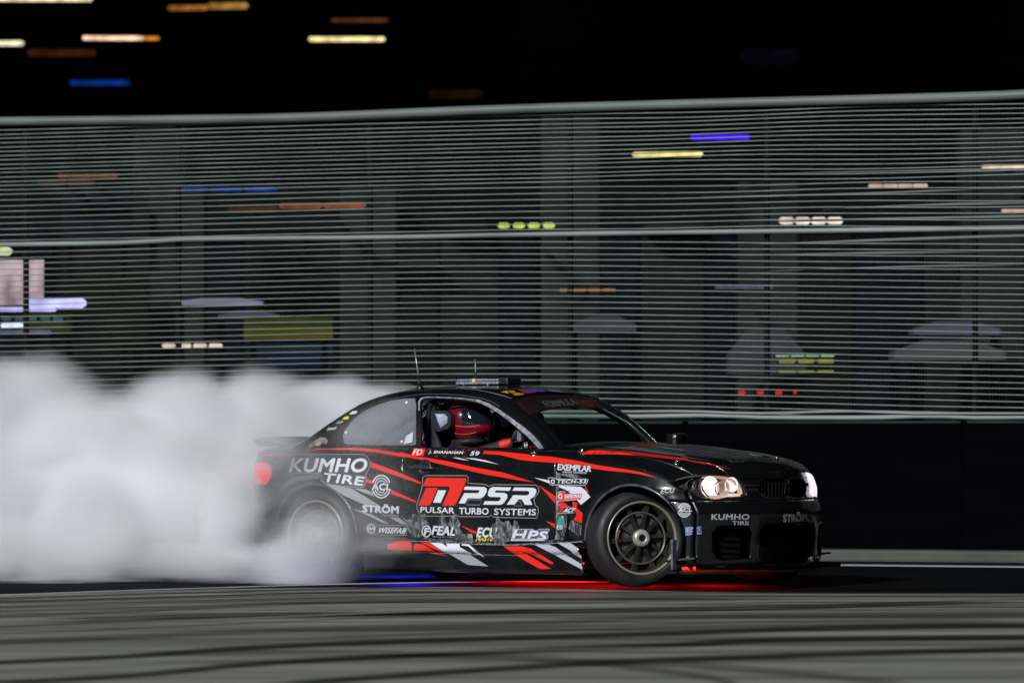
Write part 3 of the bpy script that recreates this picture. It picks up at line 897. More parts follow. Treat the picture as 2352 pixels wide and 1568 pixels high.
# ---- side skirt ----------------------------------------------------
skx = np.linspace(-2.10, -.285, 60)
def skirt(s):
    prof = catmull([(.850, .335), (.878, .327), (.902, .312), (.921, .285), (.926, .262), (.920, .244), (.905, .232), (.903, .20), (.905, .16), (.908, .115), (.895, .10), (.86, .10)], 3)
    V = []
    for x in skx:
        k = max(0, (x + .36) / .08); kr = max(0, (-2.0 - x) / .1)
        for y, z in prof: V.append((x + (.03 * (.33 - z) / .2 if x > -.5 else 0), s * (y + .012 * k - .01 * kr), z))
    return np.array(V), grid_faces(len(skx), len(prof), s > 0)

# ---- ray target for everything stuck on the body ----------------------
def bvh_of(meshes):
    V, F = merge(*meshes)
    return BVHTree.FromPolygons([tuple(p) for p in to_world(V)], F)
BODY = bvh_of([lower, green, skirt(-1)])
EYE = Vector((0, 0, CAMZ))
def hit(px, py):
    d = Vector(((px - HX) / FPX, 1, -(py - HY) / FPX)).normalized()
    r = BODY.ray_cast(EYE, d, 200)
    if r[0] is None: return None, None
    n = r[1]
    if n.dot(d) > 0: n = -n
    return r[0], n
def stick(name, V2, F2, m, off, label=None, parent=None, maxlen=5.0, extra=None):
    """lay a flat 2-D figure, given in picture points, on the bodywork as a real sticker sheet"""
    bm = bmesh.new()
    vs = [bm.verts.new((x, y, 0)) for x, y in V2]
    for f in F2:
        try: bm.faces.new([vs[i] for i in f])
        except ValueError: pass
    for _ in range(6):
        es = [e for e in bm.edges if e.calc_length() > maxlen]
        if not es: break
        bmesh.ops.subdivide_edges(bm, edges=es, cuts=1)
        bmesh.ops.triangulate(bm, faces=[f for f in bm.faces if len(f.verts) > 3])
    bm.verts.index_update()
    out = []; ok = []
    for v in bm.verts:
        p, n = hit(v.co.x, v.co.y)
        ok.append(p is not None)
        out.append((CMI @ (p + n * off)) if p is not None else Vector((0, 0, 0)))
    F = []
    for f in bm.faces:
        ids = [v.index for v in f.verts]
        if not all(ok[i] for i in ids): continue
        ps = [out[i] for i in ids]
        if max((ps[0] - q).length for q in ps) > .22: continue
        F.append(ids)
    bm.free()
    used = sorted({i for f in F for i in f}); mp = {i: k for k, i in enumerate(used)}
    # faces towards the eye
    W = [out[i] for i in used]; FF = []
    ec = CMI @ EYE
    for f in F:
        g = [mp[i] for i in f]
        a, b, c = W[g[0]], W[g[1]], W[g[2]]
        if (b - a).cross(c - a).dot(ec - a) < 0: g = g[::-1]
        FF.append(g)
    o = mesh_obj(name, W, FF, m, parent or car, True)
    if label: o['label'] = label
    return o
def poly_fig(polys):
    V = []; F = []
    for p in polys:
        q = [Vector((x, y, 0)) for x, y in p]
        t = tessellate_polygon([q]); k = len(V)
        V += [tuple(x) for x in p]; F += [tuple(i + k for i in f) for f in t]
    return V, F
def sticker(name, polys, m, off=.002, label=None, parent=None):
    for q in polys:
        V, F = poly_fig([q])
        o = stick(name, V, F, m, off, label, parent)
    return o
def ribbon(pts, wd, closed=False):
    """outline of a line of width wd (number or list)"""
    n = len(pts); L = []; R = []
    for i in range(n):
        if closed: a = pts[i - 1]; b = pts[(i + 1) % n]
        else: a = pts[max(i - 1, 0)]; b = pts[min(i + 1, n - 1)]
        dx, dy = b[0] - a[0], b[1] - a[1]; l = math.hypot(dx, dy) or 1
        w2 = (wd[i] if hasattr(wd, '__len__') else wd) / 2
        L.append((pts[i][0] - dy / l * w2, pts[i][1] + dx / l * w2)); R.append((pts[i][0] + dy / l * w2, pts[i][1] - dx / l * w2))
    V = L + R; m = n if closed else n - 1
    F = [(i, (i + 1) % n, n + (i + 1) % n, n + i) for i in range(m)]
    return V, F
def line_sticker(name, pts, wd, m, off=.0025, closed=False, label=None, parent=None):
    V, F = ribbon(pts, wd, closed)
    return stick(name, V, F, m, off, label, parent)
_fonts = {}
def text_fig(s, quad, bold=.02, space=1.0, base=None):
    """text fitted to the picture parallelogram quad = (bottom left, bottom right, top left)"""
    def raw(b):
        c = bpy.data.curves.new('t', 'FONT'); c.body = s; c.size = 1; c.offset = b; c.space_character = space; c.resolution_u = 3
        o = bpy.data.objects.new('t', c); COL.objects.link(o)
        bpy.context.view_layer.update()
        me = bpy.data.meshes.new_from_object(o)
        v = [(q.co.x, q.co.y) for q in me.vertices]; f = [tuple(p.vertices) for p in me.polygons]
        bpy.data.objects.remove(o); bpy.data.curves.remove(c); bpy.data.meshes.remove(me)
        return v, f
    v, f = raw(bold)
    xs_ = [p[0] for p in v]; ys_ = [p[1] for p in v]
    x0, x1, y0, y1 = min(xs_), max(xs_), min(ys_), max(ys_)
    (bx, by), (rx, ry), (tx, ty) = quad
    def m2(p):
        a = (p[0] - x0) / (x1 - x0); b = (p[1] - y0) / (y1 - y0)
        return (bx + (rx - bx) * a + (tx - bx) * b, by + (ry - by) * a + (ty - by) * b)
    return [m2(p) for p in v], f
def text(name, s, quad, m, off=.003, bold=.02, space=1.0, halo=0, halo_m=None, label=None):
    V0, F0 = text_fig(s, quad, 0, space + bold * 1.2)
    hgt = math.hypot(quad[2][0] - quad[0][0], quad[2][1] - quad[0][1])
    def spread(rad, n):
        V = list(V0); F = list(F0)
        for k in range(n):
            a = 2 * PI * k / n
            b = len(V); V += [(x + rad * math.cos(a), y + rad * math.sin(a)) for x, y in V0]; F += [tuple(i + b for i in f) for f in F0]
        return V, F
    if halo:
        V, F = spread(halo + hgt * bold, 10)
        o = stick(name + '_outline', V, F, halo_m, off - .0007, None, maxlen=9)
        for i, v in enumerate(o.data.vertices): v.co.y += .00002 * (i % 7)
    V, F = spread(hgt * bold * 1.1, 6) if bold > .012 else (V0, F0)
    o = stick(name, V, F, m, off, label)
    for i, v in enumerate(o.data.vertices): v.co.y += .00002 * (i % 7)
    return o

# ---- cut the panels -----------------------------------------------------
def arch_field(V):
    f = np.full(len(V), 1.0)
    for cx, R in ((ARF, RARF), (ARR, RARR)):
        d = np.hypot(V[:, 0] - cx, np.maximum(V[:, 2] - AZ, 0)) - R
        f = np.minimum(f, d)
    return np.where(np.abs(V[:, 1]) > .5, f, 1.0)
def cabin_field(V):
    f = np.minimum(np.minimum(WB_(V[:, 0]) - .03 - np.abs(V[:, 1]), V[:, 0] + 2.78), -.63 - V[:, 0])
    return np.where(V[:, 2] > .85, f, -.05)
lower = clip(lower, arch_field(lower[0]))
lower = clip(lower, -cabin_field(lower[0]))

HL = cv(C7, [(155, 370), (250, 330), (350, 300), (450, 280), (560, 270), (680, 268), (780, 275), (870, 287), (940, 300), (1000, 325), (1050, 365), (1075, 410), (1093, 460), (1110, 540), (1010, 545), (900, 545), (830, 562), (760, 573), (710, 572), (650, 555), (570, 540), (480, 515), (400, 480), (320, 445)])
def px_field(poly, cond=None):
    def f(V):
        d = polydist(to_px(V), poly) / 345.0
        if cond is not None: d = np.where(cond(V), d, -np.abs(d) - .01)
        return d
    return f
hl, lower = split(lower, px_field(HL, lambda V: (V[:, 0] > .1)), .002)
DOOR = [(-1.79, .945), (-1.80, .85), (-1.745, .62), (-1.735, .34), (-1.66, .305), (-.52, .305), (-.505, .60), (-.52, .86), (-.565, .905), (-.63, .95), (-.75, 1.1), (-1.79, 1.1)]
door, lower = split(lower, lambda V: np.where(np.abs(V[:, 1]) > .5, polydist(V[:, [0, 2]], DOOR), -1.0))
def hood_field(V):
    x = V[:, 0]
    wh = pchip([-.7, -.6, 0, .3, .5, .8], [.655, .66, .665, .63, .57, .50], x)
    return np.minimum(np.minimum(wh - np.abs(V[:, 1]), V[:, 2] - .745), x + .615)
hood, lower = split(lower, hood_field, .0025)
deck, lower = split(lower, lambda V: np.minimum(np.minimum(.66 - np.abs(V[:, 1]), V[:, 2] - .90), -2.6 - V[:, 0]), .0025)
TL = cv(C1, [(-300, 745), (60, 745), (112, 745), (138, 765), (150, 800), (140, 845), (122, 880), (90, 885), (-300, 890)])
tl, lower = split(lower, px_field(TL, lambda V: (V[:, 0] < -2.8) & (np.abs(V[:, 1]) > .42)), .002)
fb, lower = split(lower, lambda V: np.minimum(V[:, 0] - .35, .60 - V[:, 2]), .0022)
rb, lower = split(lower, lambda V: np.minimum(-2.86 - V[:, 0], .53 - V[:, 2]), .0022)
KID = [(.028, .622), (.022, .66), (.022, .72), (.04, .742), (.20, .745), (.265, .735), (.295, .70), (.285, .65), (.25, .618), (.06, .612)]
kid, lower = split(lower, lambda V: np.where(V[:, 0] > .55, polydist(np.stack([np.abs(V[:, 1]), V[:, 2]], 1), KID), -1.0), .001)
LI = [(-.34, .17), (-.36, .40), (-.30, .425), (.30, .425), (.36, .40), (.34, .17)]
SI = [(.43, .215), (.42, .40), (.47, .43), (.66, .425), (.70, .38), (.68, .25), (.64, .21)]
_c, fb = split(fb, lambda V: np.where(V[:, 0] > .5, polydist(V[:, [1, 2]], LI), -1.0), .001)
_s, fb = split(fb, lambda V: np.where(V[:, 0] > .5, polydist(np.stack([np.abs(V[:, 1]), V[:, 2]], 1), SI), -1.0), .001)
def side_of(mesh, s): return clip(mesh, mesh[0][:, 1] * s)
def panel(name, mesh, m=paint, thick=.012, parent=car, label=None):
    if len(mesh[0]) == 0: print('EMPTY', name); return None
    o = mesh_obj(name, mesh[0], mesh[1], m, parent, True)
    if thick:
        sm = o.modifiers.new('thickness', 'SOLIDIFY'); sm.thickness = thick; sm.offset = -1; sm.use_rim = True
    if label: o['label'] = label
    return o
panel('bonnet', hood)
panel('boot_lid', deck)
doors = {}
for s in (-1, 1): doors[s] = panel('door', side_of(door, s), label='scuffed right door with sponsor lettering' if s < 0 else None)
front_half = clip(lower, lower[0][:, 0] + 1.2); rear_half = clip(lower, -1.2 - lower[0][:, 0])
def loose(mesh, s): return side_of(mesh, s)
for s in (-1, 1):
    panel('front_wing', loose(front_half, s)); panel('rear_quarter', loose(rear_half, s))
fbo = panel('front_bumper', fb)
panel('rear_bumper', rb)

# mesh behind grilles and intakes
grille_m = mat('black grille mesh', (.0012, .0012, .0014), .8, spec=.02)
def inset(mesh, d):
    V = mesh[0].copy(); V[:, 0] -= d; return V, mesh[1]
for s in (-1, 1):
    k = side_of(kid, s)
    o = panel('kidney_grille', inset(k, .045), void_black, 0)
    m_ = MB()
    for j in range(7):
        y = s * (.045 + j * .036); x = .50 + .27 * (1 - (abs(y) / .64)**2.3)
        m_.box((x - .012, y, .682), (.022, .008, .115))
    m_.build('grille_bar', mat('dark chrome bar', (.005, .005, .006), .4, spec=.15), o)
    # rim round the kidney
    rim = [(.50 + .27 * (1 - (q[0] / .64)**2.3) + .004, s * q[0], q[1]) for q in KID]; rim.append(rim[0])
    MB().tube(rim, .006, 6).build('surround', mat('dark chrome bar', (.005, .005, .006), .4, spec=.15), o, True)
    k = side_of(_s, s); o = panel('side_intake', inset(k, .08), void_black, 0)
    m_ = MB()
    for j in range(5):
        z = .24 + j * .04; m_.tube([(.50 + .27 * (1 - (q / .77)**2.3) + .02, s * q, z) for q in (.45, .52, .60, .66)], .004, 5)
    m_.build('intake_slat', grille_m, o, True)
o = panel('lower_intake', inset(_c, .1), void_black, 0)
m_ = MB()
for j in range(7): m_.tube([(.50 + .27 * (1 - (abs(q) / .76)**2.3) + .02, q, .19 + j * .034) for q in (-.34, -.2, -.07, .07, .2, .34)], .0035, 5)
for j in range(19): q = -.32 + j * .0356; m_.tube([(.50 + .27 * (1 - (abs(q) / .76)**2.3) + .022, q, z) for z in (.18, .41)], .003, 5)
m_.build('intake_mesh', grille_m, o, True)
# splitter, canards
m_ = MB(); sp = [(.50 + .27 * (1 - (abs(q) / .84)**2.3) + .075, q) for q in np.linspace(-.84, .84, 25)]
m_.prism([(x, y) for x, y in sp] + [(.3, .84), (.3, -.84)], .118, .132)
m_.build('splitter', black_satin, car)
for s in (-1, 1):
    MB().prism([(.34, .0), (.56, -.02), (.60, .07), (.50, .11), (.36, .07)], 0, .012, Matrix.Translation((0, s * .80, .155)) @ Matrix.Scale(s, 4, (0, 1, 0)) @ Matrix.Rotation(math.radians(-6), 4, 'Y')).build('canard', black_satin, car)
    MB().box((.455, s * .905, .245), (.016, .05, .20), bev=.005).build('bumper_end_plate', mat('scuffed plate edge', (.10, .11, .14), .4, vary=(20, .5, (1, 1, 1))), car)
# tow strap and small lights
m_ = MB(); m_.box((.60, .80, .147), (.14, .18, .03), bev=.01); m_.build('splitter_end_cap', black_plastic, car)

# ---- greenhouse panels --------------------------------------------------
SW = cv(C5, [(303, 1112), (300, 800), (298, 500), (310, 455), (345, 430), (420, 424), (600, 428), (800, 440), (900, 450), (1000, 468), (1100, 492), (1200, 528), (1300, 582), (1400, 648), (1500, 728), (1600, 812), (1700, 890), (1800, 972), (1860, 1032), (1905, 1085), (1942, 1140), (1942, 1400), (303, 1400)])
QWP = cv(C1, [(600, 600), (597, 575), (608, 545), (640, 500), (680, 462), (740, 418), (820, 380), (900, 355), (985, 342), (1055, 340), (1062, 380), (1062, 640), (900, 640), (700, 637), (610, 634)])
sidecond = lambda V: (np.abs(V[:, 1]) > .50) & (V[:, 0] < -.55)
sw, green2 = split(green, px_field(SW, sidecond), 0)
qw, green2 = split(green2, px_field(QWP, sidecond), .0015)
def ws_field(V):
    wt = pchip(gx, gw, V[:, 0]) - .045; zt = pchip(gx, gz, V[:, 0])
    hx = -1.10 + .07 * (1 - (np.abs(V[:, 1]) / .55)**2)
    return np.where(V[:, 2] > zt - .006, np.minimum(wt - np.abs(V[:, 1]), (V[:, 0] - hx) * .8), -.2)
ws, green2 = split(green2, ws_field, .0015)
def bl_field(V):
    wt = pchip(gx, gw, V[:, 0]) - .06; zt = pchip(gx, gz, V[:, 0])
    return np.where(V[:, 2] > zt - .006, np.minimum(wt - np.abs(V[:, 1]), (-2.16 - V[:, 0]) * .8), -.2)
bl, green2 = split(green2, bl_field, .0015)
panel('roof', green2)
def glass_mat(name, tint, trans, rough=.03, haze=(.0, .0, .0), hz=0):
    m = bpy.data.materials.new(name); m.use_nodes = True
    t = m.node_tree; b = t.nodes['Principled BSDF']; out = t.nodes['Material Output']
    b.inputs['Base Color'].default_value = (*haze, 1); b.inputs['Roughness'].default_value = rough
    b.inputs['Coat Weight'].default_value = .5
    tr = t.nodes.new('ShaderNodeBsdfTransparent'); tr.inputs[0].default_value = (*tint, 1)
    mx = t.nodes.new('ShaderNodeMixShader'); 
    tc = t.nodes.new('ShaderNodeTexCoord'); n = t.nodes.new('ShaderNodeTexNoise'); n.inputs['Scale'].default_value = 4; n.inputs['Detail'].default_value = 5
    t.links.new(tc.outputs['Object'], n.inputs[0])
    r = t.nodes.new('ShaderNodeMapRange'); r.inputs[1].default_value = .3; r.inputs[2].default_value = .7; r.inputs[3].default_value = trans - .12 * hz; r.inputs[4].default_value = trans + .08 * hz
    t.links.new(n.outputs[0], r.inputs[0]); t.links.new(r.outputs[0], mx.inputs[0])
    t.links.new(b.outputs[0], mx.inputs[1]); t.links.new(tr.outputs[0], mx.inputs[2]); t.links.new(mx.outputs[0], out.inputs[0])
    return m
panel('windscreen', inset(ws, .004), glass_mat('dark windscreen glass', (.62, .80, .74), .80, .02, (.004, .006, .006)), 0)
panel('rear_window', bl, glass_mat('tinted rear window', (.3, .3, .3), .5, .05, (.01, .01, .01)), 0)
for s in (-1, 1):
    q = side_of(qw, s); V = q[0].copy(); V[:, 1] -= s * .004
    o = panel('quarter_window', (V, q[1]), glass_mat('dusty polycarbonate', (.8, .82, .86), .55, .3, (.32, .34, .40), 1), 0)
    if s < 0:
        qwo = o
        for (a, b) in ((1003, 368), (620, 557), (972, 615)):
            p, n = hit(*C1(a, b)); p = CMI @ p; nn = (CMI.to_3x3() @ n)
            M = Matrix.Translation(p) @ nn.to_track_quat('Z', 'Y').to_matrix().to_4x4()
            MB().lathe([(0, .009), (.010, .007), (.014, .003), (.015, 0)], 14, M).build('fixing_stud', mat('brass stud', (.75, .68, .48), .3, metal=.4), o, True)

# ---- trim round the open window -----------------------------------------
OUT = cv(C5, [(262, 1110), (258, 800), (255, 560), (262, 470), (290, 420), (345, 396), (500, 392), (700, 400), (900, 408), (1100, 434), (1250, 486), (1400, 566), (1550, 668), (1700, 780), (1800, 856), (1900, 946), (2000, 1040), (2060, 1130)])
INN = cv(C5, [(300, 1110), (297, 800), (296, 560), (300, 475), (320, 442), (360, 428), (500, 425), (700, 433), (900, 450), (1100, 490), (1200, 528), (1400, 648), (1500, 728), (1600, 812), (1700, 890), (1800, 972), (1880, 1056), (1942, 1138)])
n_ = len(OUT)
V2 = OUT + INN; F2 = [(i, i + 1, n_ + i + 1, n_ + i) for i in range(n_ - 1)]
frame_m = mat('scraped silver window frame', (.30, .31, .35), .42, metal=.35, vary=(30, .55, (1, 1, 1)), bump=(60, .6, .003))
GB = BODY
o = stick('window_frame', V2, F2, black_satin, .004, 'worn black and silver frame round the open side window')
# silver part: from mid top to the foot of the pillar widens
A = cv(C5, [(262, 600), (262, 475), (295, 425), (350, 410), (500, 408), (700, 415), (900, 424), (1100, 446), (1250, 500), (1400, 590), (1550, 695), (1700, 806), (1800, 882), (1880, 960), (1960, 1050), (2020, 1140)])
B = cv(C5, [(285, 600), (288, 480), (312, 440), (355, 424), (500, 422), (700, 430), (900, 446), (1100, 484), (1220, 538), (1400, 646), (1500, 722), (1700, 888), (1780, 956), (1850, 1030), (1900, 1085), (1945, 1140)])
F2 = [(i, i + 1, len(A) + i + 1, len(A) + i) for i in range(len(A) - 1)]
stick('window_seal', A + B, F2, frame_m, .0075)
gut = cv(C5, [(870, 292), (1050, 305), (1200, 332), (1300, 352), (1400, 378), (1500, 408), (1562, 432)])
line_sticker('roof_gutter_trim', gut, [.8, .9, 1.4, 1.6, 1.8, 1.4, .8], mat('drip rail shine', (.35, .37, .45), .3, metal=.5), .003)  # shine along the roof gutter is put into this pale line
gut2 = cv(C5, [(-300, 470), (-100, 432), (100, 395), (300, 370), (600, 366), (900, 384), (1150, 425), (1300, 480), (1400, 540)])
line_sticker('door_top_seam', gut2, 1.1, mat('grey seam', (.13, .14, .17), .35, metal=.3), .003)

# ---- headlights -----------------------------------------------------------
lens = glass_mat('clear headlight lens', (1, 1, 1), .9, .02, (.02, .02, .02))
for s in (-1, 1):
    q = side_of(hl, s)
    t = empty('headlight', (0, 0, 0)); t.parent = car
    if s > 0: t['label'] = 'left headlight glowing white at the far side of the nose'
    o = panel('lens', q, lens, 0, t)
    V = q[0].copy(); c = V.mean(0)
    # bowl behind the lens
    bowlV = []
    V2 = V.copy(); V2[:, 0] -= .09; V2[:, 1] -= s * .05
    panel('bowl', (V2, q[1]), mat('headlight bowl', (.03, .028, .026), .35), 0, t)
    # rim wall
    bm = bmesh.new(); vs = [bm.verts.new(v) for v in V]
    for f in q[1]:
        try: bm.faces.new([vs[i] for i in f])
        except ValueError: pass
    bm.verts.index_update()
    be = [(e.verts[0].index, e.verts[1].index) for e in bm.edges if e.is_boundary]; bm.free()
    wv = []; wf = []
    for a, b in be:
        k = len(wv); wv += [V[a], V[b], V2[b], V2[a]]; wf.append((k, k + 1, k + 2, k + 3))
    mesh_obj('lamp_wall', wv, wf, mat('headlight wall', (.05, .045, .04), .4), t, False)
    def facept(px, py, back):
        p, n = hit(px, py)
        return (CMI @ p) - Vector((back, 0, 0)), n
    # lamps: placed through the near side, mirrored for the far side
    nrm = Vector((.93, -.36, .05)).normalized()
    nrm = Vector((nrm.x, nrm.y * -s, nrm.z)) if s > 0 else nrm
    def at(px, py, back):
        p, _ = hit(px, py); p = (CMI @ p) - Vector((back, -back * .45, 0))
        return Vector((p.x, p.y * (1 if s < 0 else -1), p.z))
    def disc(name, px, py, r, back, m, prof=None, tilt=0):
        M = Matrix.Translation(at(px, py, back)) @ nrm.to_track_quat('Z', 'Y').to_matrix().to_4x4()
        pr = prof or [(0, .0), (r * .5, .004), (r * .85, .02), (r, .045)]
        return MB().lathe([(a, b) for a, b in pr], 28, M).build(name, m, t, True)
    refl = mat('lit reflector', (.8, .72, .66), .22, metal=.6, emit=lin((255, 238, 228)), es=.75, bump=(34, 1.0, .03))
    warm = emat('headlight glow', (1.0, .72, .58), .95)
    hot = emat('headlight filament', (1, .95, .90), 6.0)
    if s > 0: continue
    disc('reflector', *C7(665, 430), .072, .045, refl)
    disc('reflector', *C7(815, 440), .052, .03, mat('projector glass', (.30, .24, .2), .1, coat=1, emit=lin((190, 150, 130)), es=.35))
    disc('projector_ring', *C7(815, 440), .055, .02, chrome, [(.044, .0), (.050, .012), (.056, .0), (.050, -.01), (.044, 0)])
    disc('reflector', *C7(925, 400), .05, .04, refl)
    disc('bulb', *C7(672, 445), .02, .02, hot, [(0, .03), (.012, .026), (.018, .01), (.016, -.01)])
    disc('bulb', *C7(935, 410), .015, .03, emat('soft bulb', (1, .8, .68), 2.0), [(0, .02), (.01, .016), (.014, .004), (.012, -.01)])
    disc('indicator_lamp', *C7(420, 405), .035, .03, mat('amber grey indicator', (.16, .14, .10), .3, metal=.3, bump=(60, .8, .01)))
    disc('indicator_lamp', *C7(500, 400), .030, .03, mat('blue grey indicator', (.16, .18, .22), .25, metal=.4, bump=(60, .8, .01)))
    # glowing light guide: follows the top, inner and lower edge of the lit half
    seq = [(580, 310), (680, 302), (780, 306), (870, 318), (940, 335), (990, 365), (1020, 410), (1040, 460), (1052, 515)]
    pts = [at(*C7(*p), .018) for p in seq]
    MB().tube(pts, [.006, .008, .009, .010, .012, .015, .017, .018, .018], 8).build('light_guide', emat('warm light guide', lin((218, 182, 164)), .9), t, True)
    seq = [(660, 540), (720, 552), (790, 545), (880, 525), (980, 522), (1050, 522)]
    MB().tube([at(*C7(*p), .02) for p in seq], [.007, .012, .014, .012, .011, .008], 8).build('lower_light_guide', emat('pale light guide', lin((245, 215, 198)), .85), t, True)
    seq = [(560, 330), (563, 390), (590, 460), (630, 515), (665, 545)]
    MB().tube([at(*C7(*p), .016) for p in seq], .007, 8).build('inner_frame', mat('headlight divider', (.10, .09, .08), .35), t, True)
    seq = [(175, 372), (260, 338), (360, 310), (470, 292), (550, 286)]
    MB().tube([at(*C7(*p), .006) for p in seq], [.002, .004, .005, .005, .003], 6).build('brow_trim', mat('grey headlight trim', (.16, .17, .16), .4), t, True)
# far headlight: bright white outer wrap, seen edge on
o = None
glow_px = []
def far_at(yv, zv, back=0.0):
    return Vector((.50 + .27 * (1 - (yv / .74)**2.3) - back, yv, zv))
V_, F_ = poly_fig([cv(C7, [(1800, 246), (1840, 250), (1880, 275), (1905, 310), (1928, 370), (1946, 430), (1950, 560), (1930, 552), (1885, 545), (1858, 520), (1850, 400), (1825, 300)])])
stick('lit_corner_lamp', V_, F_, emat('white corner lamp', lin((238, 226, 236)), 1.1), .014, None, bpy.data.objects['headlight.001'])
# tail lights
red_lens = mat('red tail light lens', (.55, .015, .015), .2, coat=.6, emit=lin((235, 30, 35)), es=.5)
for s in (-1, 1):
    q = side_of(tl, s)
    panel('tail_light', q, red_lens, .01)

# ---- roof furniture, boot spoiler, mirrors ----------------------------------
pz = lambda x, y: float(pchip(gx, gz, [x])[0] + pchip(gx, gc, [x])[0] * (1 - (abs(y) / .55)**2 * .9))
# boot spoiler: raised lip following the tail
m_ = MB(); ys_ = np.linspace(-.64, .64, 25); V = []
for y in ys_:
    x = -3.20 - .15 * (1 - (abs(y) / .66)**2.6); zt = 1.025 - .02 * (abs(y) / .64)**4
    V += [(x + .22, y, .955), (x + .10, y, .985), (x - .045, y, zt), (x - .06, y, zt - .006), (x - .02, y, .955)]
m_.add(V, grid_faces(25, 5)); m_.build('boot_spoiler', black_satin, car, True)
def antenna(px0, py0, px1, py1, y, r, base_px):
    a = unp(px0, py0, y); b = unp(px1, py1, y)
    ax = unp(*base_px, y)
    o = MB().tube([a, a.lerp(b, .3)], [r * 2.6, r * 1.3], 8).build('antenna', black_satin, car, True)
    MB().tube([a.lerp(b, .28), a.lerp(b, .6), b], [r * 1.1, r * .8, r * .5], 6).build('whip', mat('antenna steel', (.42, .44, .5), .3, metal=.7), o, True)
    MB().lathe([(0, .02), (.014, .018), (.022, .008), (.026, -.012)], 14, Matrix.Translation(a)).build('antenna_foot', black_plastic, o, True)
antenna(965, 889, 952, 801, -.42, .0052, (965, 889))
antenna(1093, 870, 1091, 824, -.12, .0040, (1093, 870))
# roof timing box: two stacked plates and a black housing
bx = empty('timing_box', (0, 0, 0)); bx.parent = car
def rbox(px0, px1, py0, py1, y, dep, name, m, bev=.004):
    a = unp(px0, py0, y); b = unp(px1, py1, y)
    return MB().box(((a.x + b.x) / 2, y + dep / 2, (a.z + b.z) / 2), (b.x - a.x, dep, a.z - b.z), bev=bev).build(name, m, bx)
plate_m = mat('brushed alloy plate', (.42, .44, .52), .3, metal=.6, vary=(12, .3, (8, 1, 1)))
rbox(1050, 1144, 870.5, 874.2, -.20, .16, 'plate', plate_m, .002)
rbox(1047, 1144, 876.8, 881.4, -.205, .17, 'plate', plate_m, .002)
rbox(1054, 1143, 873.8, 877.4, -.195, .15, 'spacer', black_plastic, .001)
rbox(1140, 1166, 866.5, 883, -.19, .17, 'housing', black_plastic, .012)
rbox(1054, 1140, 881, 889, -.18, .13, 'mounting', black_plastic, .002)
rbox(1085, 1118, 867.5, 871, -.17, .1, 'top_cover', black_plastic, .002)
rbox(1098, 1107, 870.2, 874.6, -.202, .012, 'indicator_light', emat('pink indicator', lin((230, 160, 225)), 1), .001)
rbox(1084, 1091, 869.6, 877, -.204, .012, 'yellow_label', mat('yellow label', (.7, .6, .04), .5), .001)
for a in (1063, 1118): rbox(a, a + 3, 881, 884, -.205, .02, 'standoff', plate_m, .0005)

for s in (-1, 1):
    if s > 0:
        p = Vector((-.66, .86, 1.0))
        o = MB().box((0, 0, 0), (.10, .17, .10), bev=.03).build('door_mirror', paint, car); o.location = p
        MB().tube([(-.0, -.06, -.04), (0, -.12, -.075)], .012, 6).build('mirror_arm', black_plastic, o, True)
# door handles
for s in (-1, 1):
    pts = [C3(*q) for q in ((1420, 385), (1500, 378), (1575, 383), (1650, 388), (1700, 395))]
    if s < 0:
        c1, n1 = hit(*C3(1572, 385)); c1 = CMI @ c1
        nn = Vector((0, -1, .1)).normalized()
        M = Matrix.Translation(c1) @ nn.to_track_quat('Z', 'Y').to_matrix().to_4x4()
        cup = MB().lathe([(0, .001), (.045, .002), (.052, .006), (.056, .004), (.058, 0)], 28, M).build('handle_cup', mat('handle recess', (.012, .013, .02), .35), doors[-1], True)
        W = [CMI @ (hit(*q)[0]) + nn * (.018 if 0 < i < 4 else .012) for i, q in enumerate(pts)]
        MB().tube(W, [.008, .014, .015, .013, .006], 10).build('door_handle', mat('handle grey black', (.03, .032, .045), .25, coat=.6), doors[-1], True)
    else:
        MB().tube([(-1.62, .875, .80), (-1.55, .892, .80), (-1.48, .875, .80)], [.008, .014, .008], 8).build('door_handle', black_satin, doors[1], True)

# skirts with a scarred bright edge
for s in (-1, 1):
    V, F = skirt(s)
    o = mesh_obj('side_skirt', V, F, paint, car, True)
    sm = o.modifiers.new('thickness', 'SOLIDIFY'); sm.thickness = .008; sm.offset = -1
# arch liners, underbody, inner tub
liner = void_black
for s in (-1, 1):
    for cx, R in ((ARF, RARF), (ARR, RARR)):
        n = 24; V = []
        for i in range(n + 1):
            a = -.35 + (PI + .7) * i / n
            for y in (.895, .42):
                V.append((cx + (R + .012) * math.cos(a), s * y, max(.16, AZ + (R + .012) * math.sin(a))))
        V.append((cx, s * .42, AZ))
        F = [(2 * i, 2 * i + 1, 2 * i + 3, 2 * i + 2) for i in range(n)] + [(len(V) - 1, 2 * i + 1, 2 * i + 3) for i in range(n)]
        mesh_obj('wheel_arch_liner', V, F, liner, car, True)
        # rolled arch lip, its highlight put into the paler colour
        pts = []
        for i in range(33):
            a = .0 + PI * i / 32
            x = cx + (R - .002) * math.cos(a); z = AZ + (R - .002) * math.sin(a)
            yv = float(W_([min(max(x, XR), XF)])[0]) + .030
            if x > .46: yv -= (x - .46) * .9
            pts.append((x, s * yv, z))
        MB().tube(pts, .010, 8).build('arch_lip', mat('arch lip highlight', (.055, .06, .075), .3, coat=.5, vary=(14, .6, (1, 1, 1)), bump=(30, .5, .004)), car, True)
MB().box((.45, 0, .165), (.5, 1.3, .012)).build('under_tray', void_black, car)
MB().box((-1.3, 0, .20), (3.2, 1.0, .02)).box((-1.25, 0, .20), (1.6, 1.62, .02)).build('floor_pan', void_black, car)
MB().box((-.55, 0, .58), (.02, 1.56, .70)).box((-2.62, 0, .62), (.02, 1.0, .66)).build('bulkhead', void_black, car)
